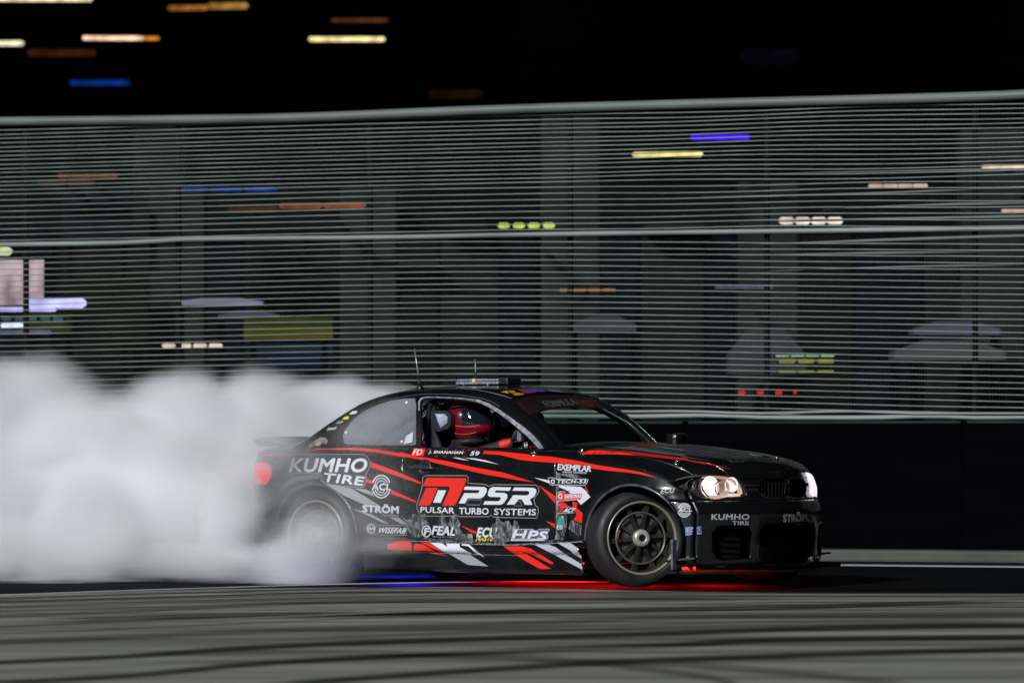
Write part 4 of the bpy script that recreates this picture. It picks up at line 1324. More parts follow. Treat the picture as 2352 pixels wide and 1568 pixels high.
MB().box((-.60, 0, .86), (.30, 1.40, .10), bev=.04).build('dashboard', black_satin, car)
MB().box((.55, 0, .45), (.02, 1.2, .45)).build('radiator', void_black, car)

# ---- wheels -----------------------------------------------------------------
lip_m = mat('champagne rim lip', (.33, .31, .23), .32, metal=.45, bump=(40, .2, .001))
rim_m = mat('dark bronze rim', (.05, .046, .036), .35, metal=.4, vary=(10, .3, (1, 1, 1)))
spoke_m = mat('dusty dark spoke', (.035, .034, .028), .38, metal=.4, vary=(12, .4, (1, 1, 1)))
disc_m = mat('brake disc steel', (.13, .135, .14), .35, metal=.6)
hub_m = mat('machined hub', (.42, .43, .38), .35, metal=.4, vary=(30, .3, (1, 1, 1)))
def wheel(c, ang, s, label=None):
    """c: centre of the outer face in car coordinates; ang: heading of the wheel about z; s: -1 right, 1 left"""
    n = Vector((-s * math.sin(ang), s * math.cos(ang), 0)) if s > 0 else Vector((math.sin(ang), -math.cos(ang), 0))
    n = (n + Vector((0, 0, .03))).normalized()
    t = empty('wheel', (0, 0, 0)); t.parent = car
    if label: t['label'] = label
    M = Matrix.Translation(c) @ n.to_track_quat('Z', 'Y').to_matrix().to_4x4()
    t.matrix_local = M
    MB().lathe([(.236, -.012), (.243, .0), (.262, .008), (.285, .006), (.303, -.006), (.316, -.022), (.3235, -.042), (.3255, -.06), (.3265, -.13), (.3255, -.2), (.3235, -.22), (.312, -.245), (.29, -.262), (.238, -.256)], 72).build('tyre', rubber, t, True)
    m_ = MB()
    for h in (-.085, -.13, -.175): m_.lathe([(.3272, h - .004), (.3245, h - .002), (.3245, h + .002), (.3272, h + .004)], 72)
    m_.build('tread_groove', mat('dark groove', (.004, .004, .004), .8), t, True)
    MB().lathe([(.246, -.004), (.2455, .004), (.240, .0065), (.234, .0045), (.231, -.004), (.229, -.014)], 72).build('rim_lip', lip_m, t, True)
    MB().lathe([(.229, -.012), (.224, -.03), (.216, -.045), (.213, -.12), (.212, -.24)], 72).build('rim_barrel', rim_m, t, True)
    MB().lathe([(.178, -.036), (.174, -.026), (.167, -.026), (.163, -.04)], 72).build('rim_ring', mat('grey rim ring', (.13, .13, .12), .35, metal=.5), t, True)
    for k in range(10):
        a = 2 * PI * k / 10 + (.1 if s < 0 else 0)
        R = Matrix.Rotation(a, 4, 'Z')
        w0, w1 = .013, .019
        v = [(.048, -w0, -.022), (.048, w0, -.022), (.13, w0 * .75, -.034), (.13, -w0 * .75, -.034), (.222, w1, -.028), (.222, -w1, -.028),
             (.048, -w0 * 1.2, -.05), (.048, w0 * 1.2, -.05), (.13, w0, -.06), (.13, -w0, -.06), (.222, w1 * 1.2, -.05), (.222, -w1 * 1.2, -.05)]
        f = [(0, 3, 2, 1), (3, 5, 4, 2), (0, 6, 9, 3), (3, 9, 11, 5), (1, 2, 8, 7), (2, 4, 10, 8), (6, 7, 8, 9), (9, 8, 10, 11)]
        MB().add([R @ Vector(p) for p in v], f).build('spoke', spoke_m, t)
    MB().lathe([(.0, -.022), (.05, -.020), (.062, -.026), (.066, -.05)], 40).build('hub', rim_m, t, True)
    MB().lathe([(.024, .006), (.030, .010), (.050, .006), (.057, -.004), (.060, -.03)], 40).build('hub_cap', hub_m, t, True)
    M6 = MB().lathe([(.0, .0), (.014, .002), (.023, .004), (.024, -.01)], 6).build('centre_nut', mat('dark nut', (.02, .02, .02), .3, metal=.5), t)
    for k in range(5):
        a = 2 * PI * k / 5
        MB().lathe([(0, -.008), (.006, -.009), (.007, -.02)], 6, Matrix.Translation((.041 * math.cos(a), .041 * math.sin(a), .014))).build('wheel_nut', mat('steel nut', (.5, .5, .48), .3, metal=.7), t)
    MB().lathe([(.06, -.075), (.115, -.075), (.16, -.075), (.165, -.078), (.165, -.1), (.06, -.1)], 60).build('brake_disc', disc_m, t, True)
    MB().lathe([(.112, -.07), (.168, -.07), (.172, -.085), (.172, -.12), (.112, -.12)], 12, None, 2.4, 3.5).build('brake_caliper', mat('dark red caliper', (.12, .012, .012), .4), t, True)
    return t
STEER = math.radians(52)
wheel(unp(1475, 1235, -.80), STEER, -1, 'front right wheel turned on full opposite lock')
wheel(Vector((.06, .80, .33)), STEER * .9, 1)
wheel(Vector((-2.545, -.868, .335)), 0, -1, 'rear right wheel half hidden by tyre smoke')
wheel(Vector((-2.545, .868, .335)), 0, 1)

# ---- interior ------------------------------------------------------------------
cage_m = mat('satin black roll cage', (.012, .012, .013), .35, coat=.3)
def bar(pts, r=.019): MB().tube(pts, r, 10).build('roll_cage_bar', cage_m, car, True)
bar([(-1.80, -.66, .32), (-1.80, -.63, .95), (-1.80, -.52, 1.26), (-1.80, -.40, 1.315), (-1.80, .40, 1.315), (-1.80, .52, 1.26), (-1.80, .63, .95), (-1.80, .66, .32)])
for s in (-1, 1):
    bar([(-1.80, s * .50, 1.28), (-1.35, s * .52, 1.285), (-1.12, s * .54, 1.24), (-.88, s * .575, 1.12), (-.68, s * .62, .95), (-.66, s * .66, .35)], .016)
    bar([(-1.80, s * .48, 1.27), (-2.2, s * .46, 1.05), (-2.6, s * .44, .8)], .016)
    bar([(-1.80, s * .66, .80), (-1.2, s * .73, .62), (-.68, s * .68, .5)], .016)
bar([(-1.80, -.5, 1.27), (-1.80, .6, .5)], .016)
bar([(-1.80, .40, 1.30), (-1.13, .40, 1.27)], .014)
seat_m = mat('black seat cloth', (.008, .008, .011), .7, bump=(60, .3, .003))
for s, y0 in ((-1, -.37), (1, .38)):
    st = empty('bucket_seat', (0, 0, 0)); st.parent = car
    sec = []
    prof = [(-1.66, .34), (-1.70, .5), (-1.76, .75), (-1.79, .95), (-1.80, 1.07), (-1.80, 1.17)]
    wid = [.24, .25, .27, .25, .17, .15]
    V = []
    for (x, z), w_ in zip(prof, wid):
        for q, d in ((-1, .16), (-.92, .03), (-.5, -.01), (0, -.02), (.5, -.01), (.92, .03), (1, .16)):
            V.append((x + d * (1 if z < 1.0 else .3), y0 + q * w_, z))
    o = mesh_obj('backrest', V, grid_faces(6, 7), seat_m, st, True)
    sm = o.modifiers.new('thickness', 'SOLIDIFY'); sm.thickness = .035; sm.offset = 0
    MB().box((-1.42, y0, .30), (.52, .42, .12), bev=.04).build('seat_cushion', seat_m, st, True)
    for q in (-1, 1):
        yw = y0 + q * .17
        out = [unp(*C5(*p), -.54) for p in ((450, 610), (500, 592), (640, 590), (700, 610), (738, 660), (735, 790), (700, 845), (640, 862), (570, 890), (470, 860))]
        poly = [(p.x, p.z) for p in out]
        M = Matrix.Translation((0, yw, 0)) @ Matrix.Rotation(PI / 2, 4, 'X')
        MB().prism(poly, -.022, .022, M).build('head_wing', mat('dark blue black bolster', (.010, .012, .022), .5), st)
        pad = [unp(*C5(*p), -.54) for p in ((525, 640), (655, 640), (700, 690), (696, 760), (655, 800), (600, 835))]
        MB().prism([(p.x, p.z) for p in pad], .020, .030, M).build('head_pad', mat('silver pad with glare', (.33, .36, .45), .25, coat=.5, vary=(14, .5, (1, 1, 1)), bump=(20, .5, .01)), st)  # glare on the silver pad is put into its pale colour
MB().tube([unp(*C5(440, 640), -.50), unp(*C5(425, 860), -.50), unp(*C5(412, 1070), -.50)], .006, 6).build('glint_line', mat('pale glint line', (.3, .33, .38), .4), car, True)  # pale tube stands for a thin glint inside the window
# steering wheel
wc = unp(1208, 1012, -.37); wn = Vector((-.93, 0, .36)).normalized()
MW = Matrix.Translation(wc) @ wn.to_track_quat('Z', 'Y').to_matrix().to_4x4()
MB().tube([MW @ Vector((.165 * math.cos(a), .165 * math.sin(a), 0)) for a in np.linspace(0, 2 * PI, 33)], .014, 8).build('steering_wheel', seat_m, car, True)
m_ = MB()
for a in (0, 2.1, 4.2): m_.tube([MW @ Vector((.02 * math.cos(a), .02 * math.sin(a), -.02)), MW @ Vector((.16 * math.cos(a), .16 * math.sin(a), 0))], .009, 6)
m_.tube([MW @ Vector((0, 0, 0)), MW @ Vector((0, 0, -.35))], .02, 8)
m_.build('steering_column', mat('grey steel', (.25, .25, .27), .35, metal=.6), car, True)
a = unp(*C5(1690, 940), -.52)
MB().box(a, (.035, .05, .085), bev=.008).build('dash_display', mat('grey display pod', (.16, .17, .2), .35), car)
MB().tube([unp(*C5(1700, 905), -.5), unp(*C5(1745, 870), -.45)], .005, 6).build('blue_cable', mat('blue cable', (.02, .03, .35), .5), car, True)
for p, q, r in (((1745, 1040), (1760, 1140), .008), ((1775, 1035), (1783, 1140), .005)):
    MB().tube([unp(*C5(*p), -.5), unp(*C5(*q), -.5)], r, 6).build('handbrake_rod', mat('pale steel rod', (.5, .5, .5), .3, metal=.6), car, True)
# red tow hook, window net clip
MB().tube([unp(*C5(*p), -.62) for p in ((325, 1100), (325, 1060), (350, 1042), (380, 1052), (382, 1090))], .010, 8).build('belt_anchor', mat('red belt anchor', (.5, .02, .02), .4), car, True)

# ---- driver ----------------------------------------------------------------------
hc = unp(1078, 963, -.37)
driver = empty('person', CM @ Vector((-1.5, -.37, .36)), -YAW, 'driver in crimson full face helmet, black race suit and red gloves holding the steering wheel', 'person')
DB = Vector((-1.5, -.37, .36))
def skin_body(name, verts, edges, radii, m, parent, sub=2):
    me = bpy.data.meshes.new(name); me.from_pydata([tuple(v) for v in verts], edges, []); me.materials.append(m)
    o = bpy.data.objects.new(name, me); COL.objects.link(o); o.parent = parent
    sk = o.modifiers.new('skin', 'SKIN'); sk.use_smooth_shade = True; sk.use_x_symmetry = False
    for i, r in enumerate(radii):
        d = me.skin_vertices[0].data[i]; d.radius = (r, r) if not isinstance(r, tuple) else r
        d.use_root = (i == 0)
    ss = o.modifiers.new('sub', 'SUBSURF'); ss.levels = sub; ss.render_levels = sub
    return o
L = lambda x, y, z: Vector((x, y, z)) - DB
hand_r = unp(*C5(1640, 1010), -.46); hand_l = Vector((hand_r.x + .02, -.24, hand_r.z + .01))
elb_r = Vector((hand_r.x - .26, -.60, hand_r.z - .10)); elb_l = Vector((hand_l.x - .24, -.13, hand_l.z - .12))
sh_z = .915
bv = [L(-1.60, -.37, .40), L(-1.63, -.37, .55), L(-1.64, -.37, .72), L(-1.61, -.37, .86), L(hc.x - .03, -.37, .98), L(hc.x - .005, -.37, 1.05),
      L(-1.60, -.54, sh_z), Vector(elb_r) - DB, Vector(hand_r) - Vector((.035, .01, .01)) - DB,
      L(-1.60, -.20, sh_z), Vector(elb_l) - DB, Vector(hand_l) - Vector((.035, -.01, .01)) - DB,
      L(-1.50, -.47, .38), L(-1.15, -.49, .50), L(-.80, -.46, .30), L(-.72, -.46, .34),
      L(-1.50, -.27, .38), L(-1.15, -.25, .50), L(-.80, -.28, .30), L(-.72, -.28, .34)]
be = [(0, 1), (1, 2), (2, 3), (3, 4), (4, 5), (3, 6), (6, 7), (7, 8), (3, 9), (9, 10), (10, 11), (0, 12), (12, 13), (13, 14), (14, 15), (0, 16), (16, 17), (17, 18), (18, 19)]
br = [(.14, .12), (.14, .11), (.155, .11), (.13, .10), .062, .058, .068, .05, .036, .068, .05, .036, .085, .066, .045, .04, .085, .066, .045, .04]
suit = mat('black race suit', (.010, .010, .012), .65, bump=(30, .7, .01), vary=(8, .4, (1, 1, 1)))
skin_body('body', bv, be, br, suit, driver)
glove_m = mat('red glove', (.62, .012, .012), .6, bump=(50, .4, .003))
def glove(hand, elbow, s):
    """gauntlet, palm and five fingers closed round the steering wheel rim"""
    h = Vector(hand) - DB; e = Vector(elbow) - DB
    d = (h - e).normalized(); up = Vector((0, 0, 1)); side = d.cross(up).normalized()
    g = empty('glove', (0, 0, 0)); g.parent = driver
    cuff = h - d * .15
    skin_body('palm', [cuff, h - d * .07, h - d * .02, h + d * .035], [(0, 1), (1, 2), (2, 3)], [.047, .040, (.036, .026), (.038, .022)], glove_m, g)
    for k in range(4):
        off = side * (.027 - .018 * k) * -s
        ln = (.036, .042, .040, .030)[k]
        a = h + d * .03 + off * .7
        b = h + d * (.03 + ln) + off + up * .008
        c = b + d * .006 - up * .026
        f = c - d * .022 - up * .010
        skin_body('finger', [a, b, c, f], [(0, 1), (1, 2), (2, 3)], [.010, .0095, .009, .0075], glove_m, g, 1)
    a = h - d * .01 + side * .024 * s; b = h + d * .025 + side * .046 * s + up * .004; c = b + d * .024 - side * .006 * s - up * .008
    skin_body('thumb', [a, b, c], [(0, 1), (1, 2)], [.012, .011, .009], glove_m, g, 1)
glove(hand_r, elb_r, -1); glove(hand_l, elb_l, 1)
# helmet
hel = empty('helmet', hc - DB); hel.parent = driver
hel.rotation_euler = (0, math.radians(-3), math.radians(-8)); hel.scale = (1.12, 1.08, 1.12)
nU, nWd = 72, 48; V = []; ang = []
for i in range(nWd + 1):
    el = -PI / 2 * .93 + (PI / 2 * 1.93) * i / nWd * 1.0
    el = min(el, PI / 2)
    for j in range(nU):
        az = 2 * PI * j / nU
        x, y, z = math.cos(el) * math.cos(az), math.cos(el) * math.sin(az), math.sin(el)
        r = 1.0
        X, Y, Z = .150 * x, .128 * y, .150 * z
        if X > 0 and Z < .03: X *= 1 + .30 * min(1, (.03 - Z) / .10)       # chin bar
        if X > 0 and Z < -.09: X *= 1 - .35 * min(1, (-.09 - Z) / .06)
        if X < 0 and Z < -.05: X *= 1 + .9 * (Z + .05)
        V.append((X, Y, Z)); ang.append((az if az < PI else az - 2 * PI, el))
F = [(i * nU + j, i * nU + (j + 1) % nU, (i + 1) * nU + (j + 1) % nU, (i + 1) * nU + j) for i in range(nWd) for j in range(nU)]
V = np.array(V); ang = np.array(ang)
ew = np.minimum(1.28 - np.abs(ang[:, 0]), np.minimum(ang[:, 1] + .22 + .06 * ang[:, 0]**2, .42 - ang[:, 1]))
shell = clip((V, F), -ew); vis = clip((V, F), ew + .03)
hm = mat('metallic crimson helmet', (.27, .005, .030), .2, metal=.35, coat=1, coat_rough=.03)
o = mesh_obj('shell', shell[0], shell[1], hm, hel, True); sm = o.modifiers.new('t', 'SOLIDIFY'); sm.thickness = .006
v2 = vis[0] * 1.012; mesh_obj('visor', v2, vis[1], mat('smoked visor', (.01, .011, .016), .05, coat=1, coat_rough=.02), hel, True)
for s in (-1, 1):
    MB().lathe([(0, .010), (.009, .010), (.012, .006), (.020, .004), (.022, -.004)], 20, Matrix.Translation((.035, s * .124, .022)) @ Matrix.Rotation(-s * PI / 2, 4, 'X')).build('visor_pivot', mat('pivot grey', (.2, .2, .22), .3, metal=.5), hel, True)
MB().tube([(.148 * math.cos(a) * 1.0 + .004, .131 * math.sin(a), .078 + .01 * math.cos(a)) for a in np.linspace(-1.9, 1.9, 30)], .006, 6).build('visor_seal', mat('black seal', (.01, .01, .01), .5), hel, True)
for z0, ph, c in ((.105, 0, (.8, .25, .02)), (-.03, .5, (.8, .30, .03)), (-.075, .8, (.6, .12, .02))):
    MB().tube([(.151 * math.cos(a) * math.sqrt(max(.05, 1 - (z0 / .15)**2)) * (1.16 if z0 < 0 and math.cos(a) > 0 else 1) - .0, .1292 * math.sin(a) * math.sqrt(max(.05, 1 - (z0 / .15)**2)), z0 + .02 * math.sin(a * 2 + ph)) for a in np.linspace(-2.6, -.4, 26)], .0018, 5).build('pinstripe', mat('orange pinstripe %.2f' % c[0], c, .4), hel, True)
MB().lathe([(.10, .0), (.115, .012), (.11, .03), (.085, .035)], 32, Matrix.Translation((-.01, 0, -.155))).build('neck_roll', suit, hel, True)
# shoulder belts
for y in (-.45, -.29):
    MB().box((0, 0, 0), (.02, .06, .30), bev=.005).build('harness_belt', mat('red black harness', (.22, .008, .010), .6), driver).matrix_local = Matrix.Translation(L(-1.50, y, .80)) @ Matrix.Rotation(math.radians(-22), 4, 'Y')

# ---- graphics ---------------------------------------------------------------------
red = mat('red vinyl', (.78, .022, .012), .33, coat=.5, coat_rough=.06)
white = mat('white vinyl', (.66, .68, .74), .36, coat=.4)
grey = mat('grey vinyl', (.30, .31, .34), .36, coat=.4)
dgrey = mat('dark grey vinyl', (.09, .10, .12), .36, coat=.4)
key = mat('grey keyline vinyl', (.34, .31, .32), .4)
blk = mat('black vinyl', (.008, .008, .009), .3, coat=.5)
yel = mat('yellow vinyl', (.72, .62, .03), .4)
blue = mat('blue vinyl', (.05, .09, .42), .4)
teal = mat('teal vinyl', (.012, .34, .25), .4)
maroon = mat('maroon vinyl', (.16, .012, .015), .4)
def torn_mat():
    m = bpy.data.materials.new('torn film and bare patches'); m.use_nodes = True
    t = m.node_tree; b = t.nodes['Principled BSDF']
    tc = t.nodes.new('ShaderNodeTexCoord')
    mp = t.nodes.new('ShaderNodeMapping'); mp.inputs['Scale'].default_value = (24, 24, 7); t.links.new(tc.outputs['Object'], mp.inputs[0])
    n = t.nodes.new('ShaderNodeTexNoise'); n.inputs['Scale'].default_value = 1.6; n.inputs['Detail'].default_value = 8; n.inputs['Roughness'].default_value = .7; n.inputs['Distortion'].default_value = 1.2
    t.links.new(mp.outputs[0], n.inputs[0])
    cr = t.nodes.new('ShaderNodeValToRGB'); e = cr.color_ramp.elements
    e[0].position = .38; e[0].color = (.02, .02, .024, 1); e[1].position = .68; e[1].color = (.42, .44, .47, 1)
    x = e.new(.52); x.color = (.11, .115, .13, 1)
    t.links.new(n.outputs[0], cr.inputs[0]); t.links.new(cr.outputs[0], b.inputs['Base Color'])
    r = t.nodes.new('ShaderNodeMapRange'); r.inputs[1].default_value = .36; r.inputs[2].default_value = .52; r.inputs[3].default_value = .35; r.inputs[4].default_value = .95
    t.links.new(n.outputs[0], r.inputs[0]); t.links.new(r.outputs[0], b.inputs['Alpha'])
    bp = t.nodes.new('ShaderNodeBump'); bp.inputs['Strength'].default_value = .9; bp.inputs['Distance'].default_value = .01
    t.links.new(n.outputs[0], bp.inputs['Height']); t.links.new(bp.outputs[0], b.inputs['Normal'])
    b.inputs['Roughness'].default_value = .3
    return m
torn = torn_mat()
O1, O2, O3, O4, O5 = .0015, .0025, .0035, .0045, .0055
# long red stripes
sticker('red_stripe', [cv(C3, [(240, 205), (430, 180), (850, 170), (1050, 186), (1200, 210), (1300, 228)]) + cv(C5, [(0, 1172), (100, 1198), (250, 1238), (400, 1256), (700, 1308), (1000, 1378)]) + cv(C4, [(1200, 140), (1580, 258), (1400, 235), (1000, 165)])
        + cv(C5, [(1000, 1440), (700, 1372), (400, 1302), (250, 1272), (100, 1245), (0, 1235)]) + cv(C3, [(1200, 246), (1050, 222), (850, 198), (600, 190), (430, 190)])], red, O1)
sticker('red_stripe', [cv(C5, [(1185, 1156), (1400, 1165), (1700, 1195), (1900, 1222), (2180, 1245)]) + cv(C2, [(110, 568), (250, 590), (400, 622), (600, 652), (700, 670), (780, 695), (826, 718), (780, 702), (700, 686), (600, 672), (450, 658), (300, 636), (110, 606)])
        + cv(C5, [(2180, 1325), (1900, 1305), (1700, 1285), (1550, 1250), (1400, 1215), (1148, 1197)])], red, O1)
sticker('bonnet_stripe', [cv(C8, [(1028, 958), (1130, 912), (1250, 900), (1400, 915), (1700, 930), (2000, 965), (2352, 1012)]) + cv(C7, [(400, 96), (700, 150), (930, 212), (700, 162), (400, 112)]) + cv(C8, [(2352, 1035), (2000, 1000), (1700, 965), (1400, 957)])], red, O1)
for k in range(4):
    x = 1180 + k * 75
    sticker('bonnet_slash', [cv(C8, [(x, 948 - k * 2), (x + 60, 912), (x + 72, 912), (x + 14, 950 - k * 2)])], blk, O2)
sticker('bonnet_blade', [cv(C8, [(1340, 868), (1500, 866), (1750, 880), (2000, 915), (2352, 965)]) + cv(C7, [(300, 46), (700, 110), (300, 58)]) + cv(C8, [(2352, 985), (2000, 950), (1750, 912), (1500, 884)])], mat('blue grey vinyl', (.10, .115, .15), .35), O1)
sticker('bonnet_logo', [cv(C8, [(1650, 846), (1780, 826), (1950, 826), (2010, 846), (1850, 860), (1700, 858)])], maroon, O1)
sticker('bonnet_logo', [cv(C8, [(2010, 832), (2180, 838), (2250, 852), (2050, 862)])], dgrey, O1)
sticker('red_dart', [cv(C1, [(775, 742), (970, 816), (1095, 872), (1088, 882), (970, 842), (775, 778)]), cv(C1, [(750, 852), (792, 862), (786, 884), (750, 872)]), cv(C1, [(905, 918), (1060, 988), (1066, 1002), (905, 946)]), cv(C1, [(90, 700), (290, 695), (290, 708), (90, 706)])], red, O1)
sticker('grey_dart', [cv(C3, [(430, 520), (560, 570), (780, 612), (1085, 795), (925, 790), (700, 690)]), cv(C3, [(800, 612), (930, 618), (1010, 655), (1022, 697)]), cv(C3, [(755, 815), (1000, 895), (1185, 992), (1130, 988), (960, 905)]), cv(C3, [(1195, 925), (1300, 930), (1392, 1000), (1325, 1000)]), cv(C3, [(1320, 915), (1385, 958), (1388, 978)])], grey, O1)
sticker('arch_band', [cv(C3, [(0, 590), (90, 520), (200, 480), (420, 452), (455, 470), (420, 505), (200, 528), (30, 622)])], dgrey, O1)
sticker('white_dart', [cv(C5, [(710, 1245), (800, 1248), (968, 1290), (890, 1284)]), cv(C5, [(905, 1254), (1050, 1262), (1200, 1290), (1388, 1346), (1240, 1318)]), cv(C4, [(1580, 204), (1765, 236), (1795, 278), (1740, 264)])], white, O1)
for pp in ([(725, 768), (900, 835), (905, 862), (840, 846)], [(1637, 293), (1825, 418), (1825, 507)], [(1712, 710), (1825, 745), (1825, 795)]): sticker('red_dart', [cv(C4, pp)], red, O1)
sticker('red_dart', [cv(C4, [(1836, 482), (1930, 495), (2000, 545), (1995, 578), (1836, 540)]), cv(C4, [(2030, 480), (2090, 500), (2080, 560), (2150, 620), (2140, 740), (2040, 700), (2080, 640), (2035, 560)]), cv(C4, [(2165, 290), (2200, 330), (2222, 385), (2200, 370)])], red, O1)
sticker('white_wing_blade', [cv(C4, [(1840, 292), (2130, 312), (2180, 350), (2240, 432), (2130, 524), (2060, 440), (1960, 350), (1880, 318)])], white, O1)
sticker('grey_wing_patch', [cv(C4, [(1880, 340), (1990, 350), (2060, 440), (2050, 480), (1890, 440)])], blk, O1)
# the big door logo
plate = [(270, 200), (300, 178), (785, 180), (806, 200), (800, 268), (1010, 282), (1045, 305), (1100, 285), (1600, 290), (1635, 320), (1635, 370), (1590, 430), (1578, 470), (1595, 530), (1622, 548), (1632, 600), (1610, 680), (1100, 668), (1070, 640), (1050, 662), (700, 660), (660, 640), (620, 655), (250, 655), (225, 620), (200, 560), (200, 520), (262, 320)]
pl = cv(C4, plate)
sticker('logo_plate', [pl], blk, O1)
line_sticker('logo_keyline', pl, 1.3, key, O2, True)
sticker('logo_mark', [cv(C4, [(318, 203), (780, 210), (788, 225), (755, 310), (665, 505), (640, 532), (500, 534), (585, 345), (588, 322), (575, 306), (272, 302)]), cv(C4, [(312, 322), (448, 323), (368, 505), (345, 530), (218, 532)])], red, O3)
sticker('logo_mark', [cv(C4, [(452, 350), (548, 352), (482, 498), (392, 496)])], white, O3)
sticker('logo_letter', [cv(C4, [(770, 307), (985, 312), (1012, 320), (1025, 340), (1022, 372), (990, 425), (960, 443), (940, 447), (800, 444), (768, 506), (694, 505), (760, 384), (918, 385), (938, 366), (932, 350), (752, 345)])], white, O3)
sticker('logo_letter', [cv(C4, [(1095, 312), (1312, 318), (1290, 358), (1135, 352), (1118, 362), (1122, 378), (1228, 382), (1262, 396), (1268, 436), (1228, 498), (1192, 521), (980, 520), (1003, 479), (1160, 480), (1184, 462), (1190, 440), (1178, 431), (1062, 429), (1036, 412), (1040, 370), (1064, 326)])], white, O3)
sticker('logo_letter', [cv(C4, [(1348, 318), (1568, 322), (1602, 338), (1608, 372), (1582, 424), (1548, 448), (1530, 455), (1560, 522), (1472, 522), (1438, 462), (1400, 455), (1346, 520), (1258, 520), (1336, 408), (1498, 412), (1520, 396), (1524, 374), (1508, 358), (1325, 356)])], white, O3)
for p in ([(800, 460), (965, 462), (940, 525), (790, 522)], [(1385, 480), (1415, 480), (1440, 535), (1350, 535)]):
    line_sticker('logo_keyline', cv(C4, p), 1.0, key, O3, True)
text('lettering', 'PULSAR', [C4(243, 612), C4(640, 622), C4(246, 546)], white, O3, .028)
text('lettering', 'TURBO', [C4(700, 630), C4(1043, 636), C4(702, 556)], white, O3, .028)
text('lettering', 'SYSTEMS', [C4(1110, 640), C4(1598, 646), C4(1114, 566)], white, O3, .028)
# door top banner
sticker('name_banner', [cv(C5, [(215, 1122), (600, 1112), (1150, 1130), (1190, 1152), (1110, 1255), (600, 1250), (330, 1236), (150, 1228)])], blk, O2)
for (x, y) in ((400, 1128), (640, 1130), (770, 1132), (880, 1132), (960, 1134), (1050, 1136)):
    sticker('banner_tick', [cv(C5, [(x, y), (x + 60 - x * .025, y), (x + 45 - x * .025, y + 22), (x - 14, y + 22)])], maroon, O3)
for (x, y) in ((500, 1222), (620, 1225), (760, 1228), (890, 1230), (350, 1150), (900, 1175)):
    sticker('banner_tick', [cv(C5, [(x, y), (x + 52 - x * .02, y), (x + 38 - x * .02, y + 22), (x - 14, y + 22)])], maroon, O3)
sticker('flag_plate', [cv(C5, [(195, 1124), (368, 1118), (330, 1228), (152, 1230)])], red, O3)
text('lettering', 'FD', [C5(180, 1216), C5(300, 1216), C5(212, 1136)], white, O4, .03)
text('lettering', 'J. SHANAHAN', [C5(400, 1204), C5(872, 1214), C5(420, 1158)], white, O4, .045)
text('lettering', '59', [C5(985, 1222), C5(1100, 1224), C5(1008, 1168)], white, O4, .045)
# rear quarter
kp = cv(C3, [(72, 430), (95, 340), (122, 262), (170, 246), (900, 242), (955, 262), (982, 320), (972, 400), (942, 452), (936, 545), (915, 595), (880, 606), (690, 588), (490, 560), (462, 530), (452, 452), (300, 446), (90, 452)])
sticker('tyre_logo_plate', [kp], mat('charcoal vinyl', (.022, .024, .028), .35, coat=.4), O2); line_sticker('logo_keyline', kp, 1.2, key, O3, True)
text('lettering', 'KUMHO', [C3(105, 430), C3(930, 432), C3(142, 288)], white, O4, .045)
text('lettering', 'TIRE', [C3(462, 535), C3(898, 578), C3(490, 446)], white, O4, .045)
def ellipse(cx, cy, rx, ry, a0=0, a1=360, n=40):
    return [(cx + rx * math.cos(math.radians(a0 + (a1 - a0) * i / n)), cy + ry * math.sin(math.radians(a0 + (a1 - a0) * i / n))) for i in range(n + 1)]
def rings(C, cx, cy, rx, ry, m, off=O2, wd=1.0):
    for k, q in enumerate((1, .76, .52)):
        for a0, a1 in ((200, 340), (20, 160)):
            line_sticker('logo_ring', cv(C, ellipse(cx, cy, rx * q, ry * q, a0, a1, 22)), wd * (3.0 if k == 0 else 2.2), m, off)
rings(C3, 1105, 590, 98, 122, white, O2, 1.0)
text('lettering', 'ACL', [C3(1003, 628), C3(1205, 628), C3(1010, 558)], white, O4, .06, halo=1.3, halo_m=blk)
text('lettering', 'STR\u00d6M', [C3(905, 866), C3(1292, 880), C3(908, 776)], white, O4, .05, halo=1.2, halo_m=dgrey)
text('lettering', 'WHEELS', [C3(1105, 914), C3(1290, 920), C3(1112, 888)], grey, O4, .03)
cp = cv(C3, [(935, 1040), (955, 1000), (1010, 985), (1060, 1010), (1385, 1012), (1388, 1030), (1380, 1118), (1100, 1120), (1060, 1100), (1000, 1112), (950, 1090)])
sticker('suspension_logo_plate', [cp], blk, O2); line_sticker('logo_keyline', cp, 1.2, key, O3, True)
line_sticker('logo_ring', cv(C3, ellipse(995, 1048, 42, 44)), 2, white, O3, False)
text('lettering', 'WF', [C3(958, 1068), C3(1035, 1068), C3(962, 1030)], white, O4, .05)
text('lettering', 'WISEFAB', [C3(1062, 1092), C3(1362, 1098), C3(1088, 1034)], white, O4, .05)
text('lettering', '.COM', [C3(1315, 1118), C3(1365, 1120), C3(1318, 1106)], white, O4, .01)
# C pillar marks
text('lettering', 'Sabelt', [C1(497, 545), C1(552, 540), C1(512, 528)], white, O2, .03)
text('lettering', 'ACM', [C1(560, 504), C1(596, 500), C1(566, 490)], white, O2, .03)
sticker('yellow_mark', [cv(C1, [(598, 478), (610, 460), (640, 456), (636, 476)])], yel, O2)
sticker('white_mark', [cv(C1, [(640, 445), (660, 425), (692, 422), (688, 438), (665, 444)])], white, O2)
sticker('eagle_logo', [cv(C1, [(385, 645), (400, 625), (435, 605), (460, 588), (490, 592), (508, 606), (500, 632), (470, 628), (450, 645), (420, 640), (400, 655)])], mat('grey orange badge', (.20, .17, .15), .5, vary=(30, .8, (1, 1, 1))), O2)
sticker('badge_mark', [cv(C1, [(1000, 585), (1047, 556), (1043, 622), (988, 634)])], mat('white paper label', (.62, .64, .70), .6), .006)
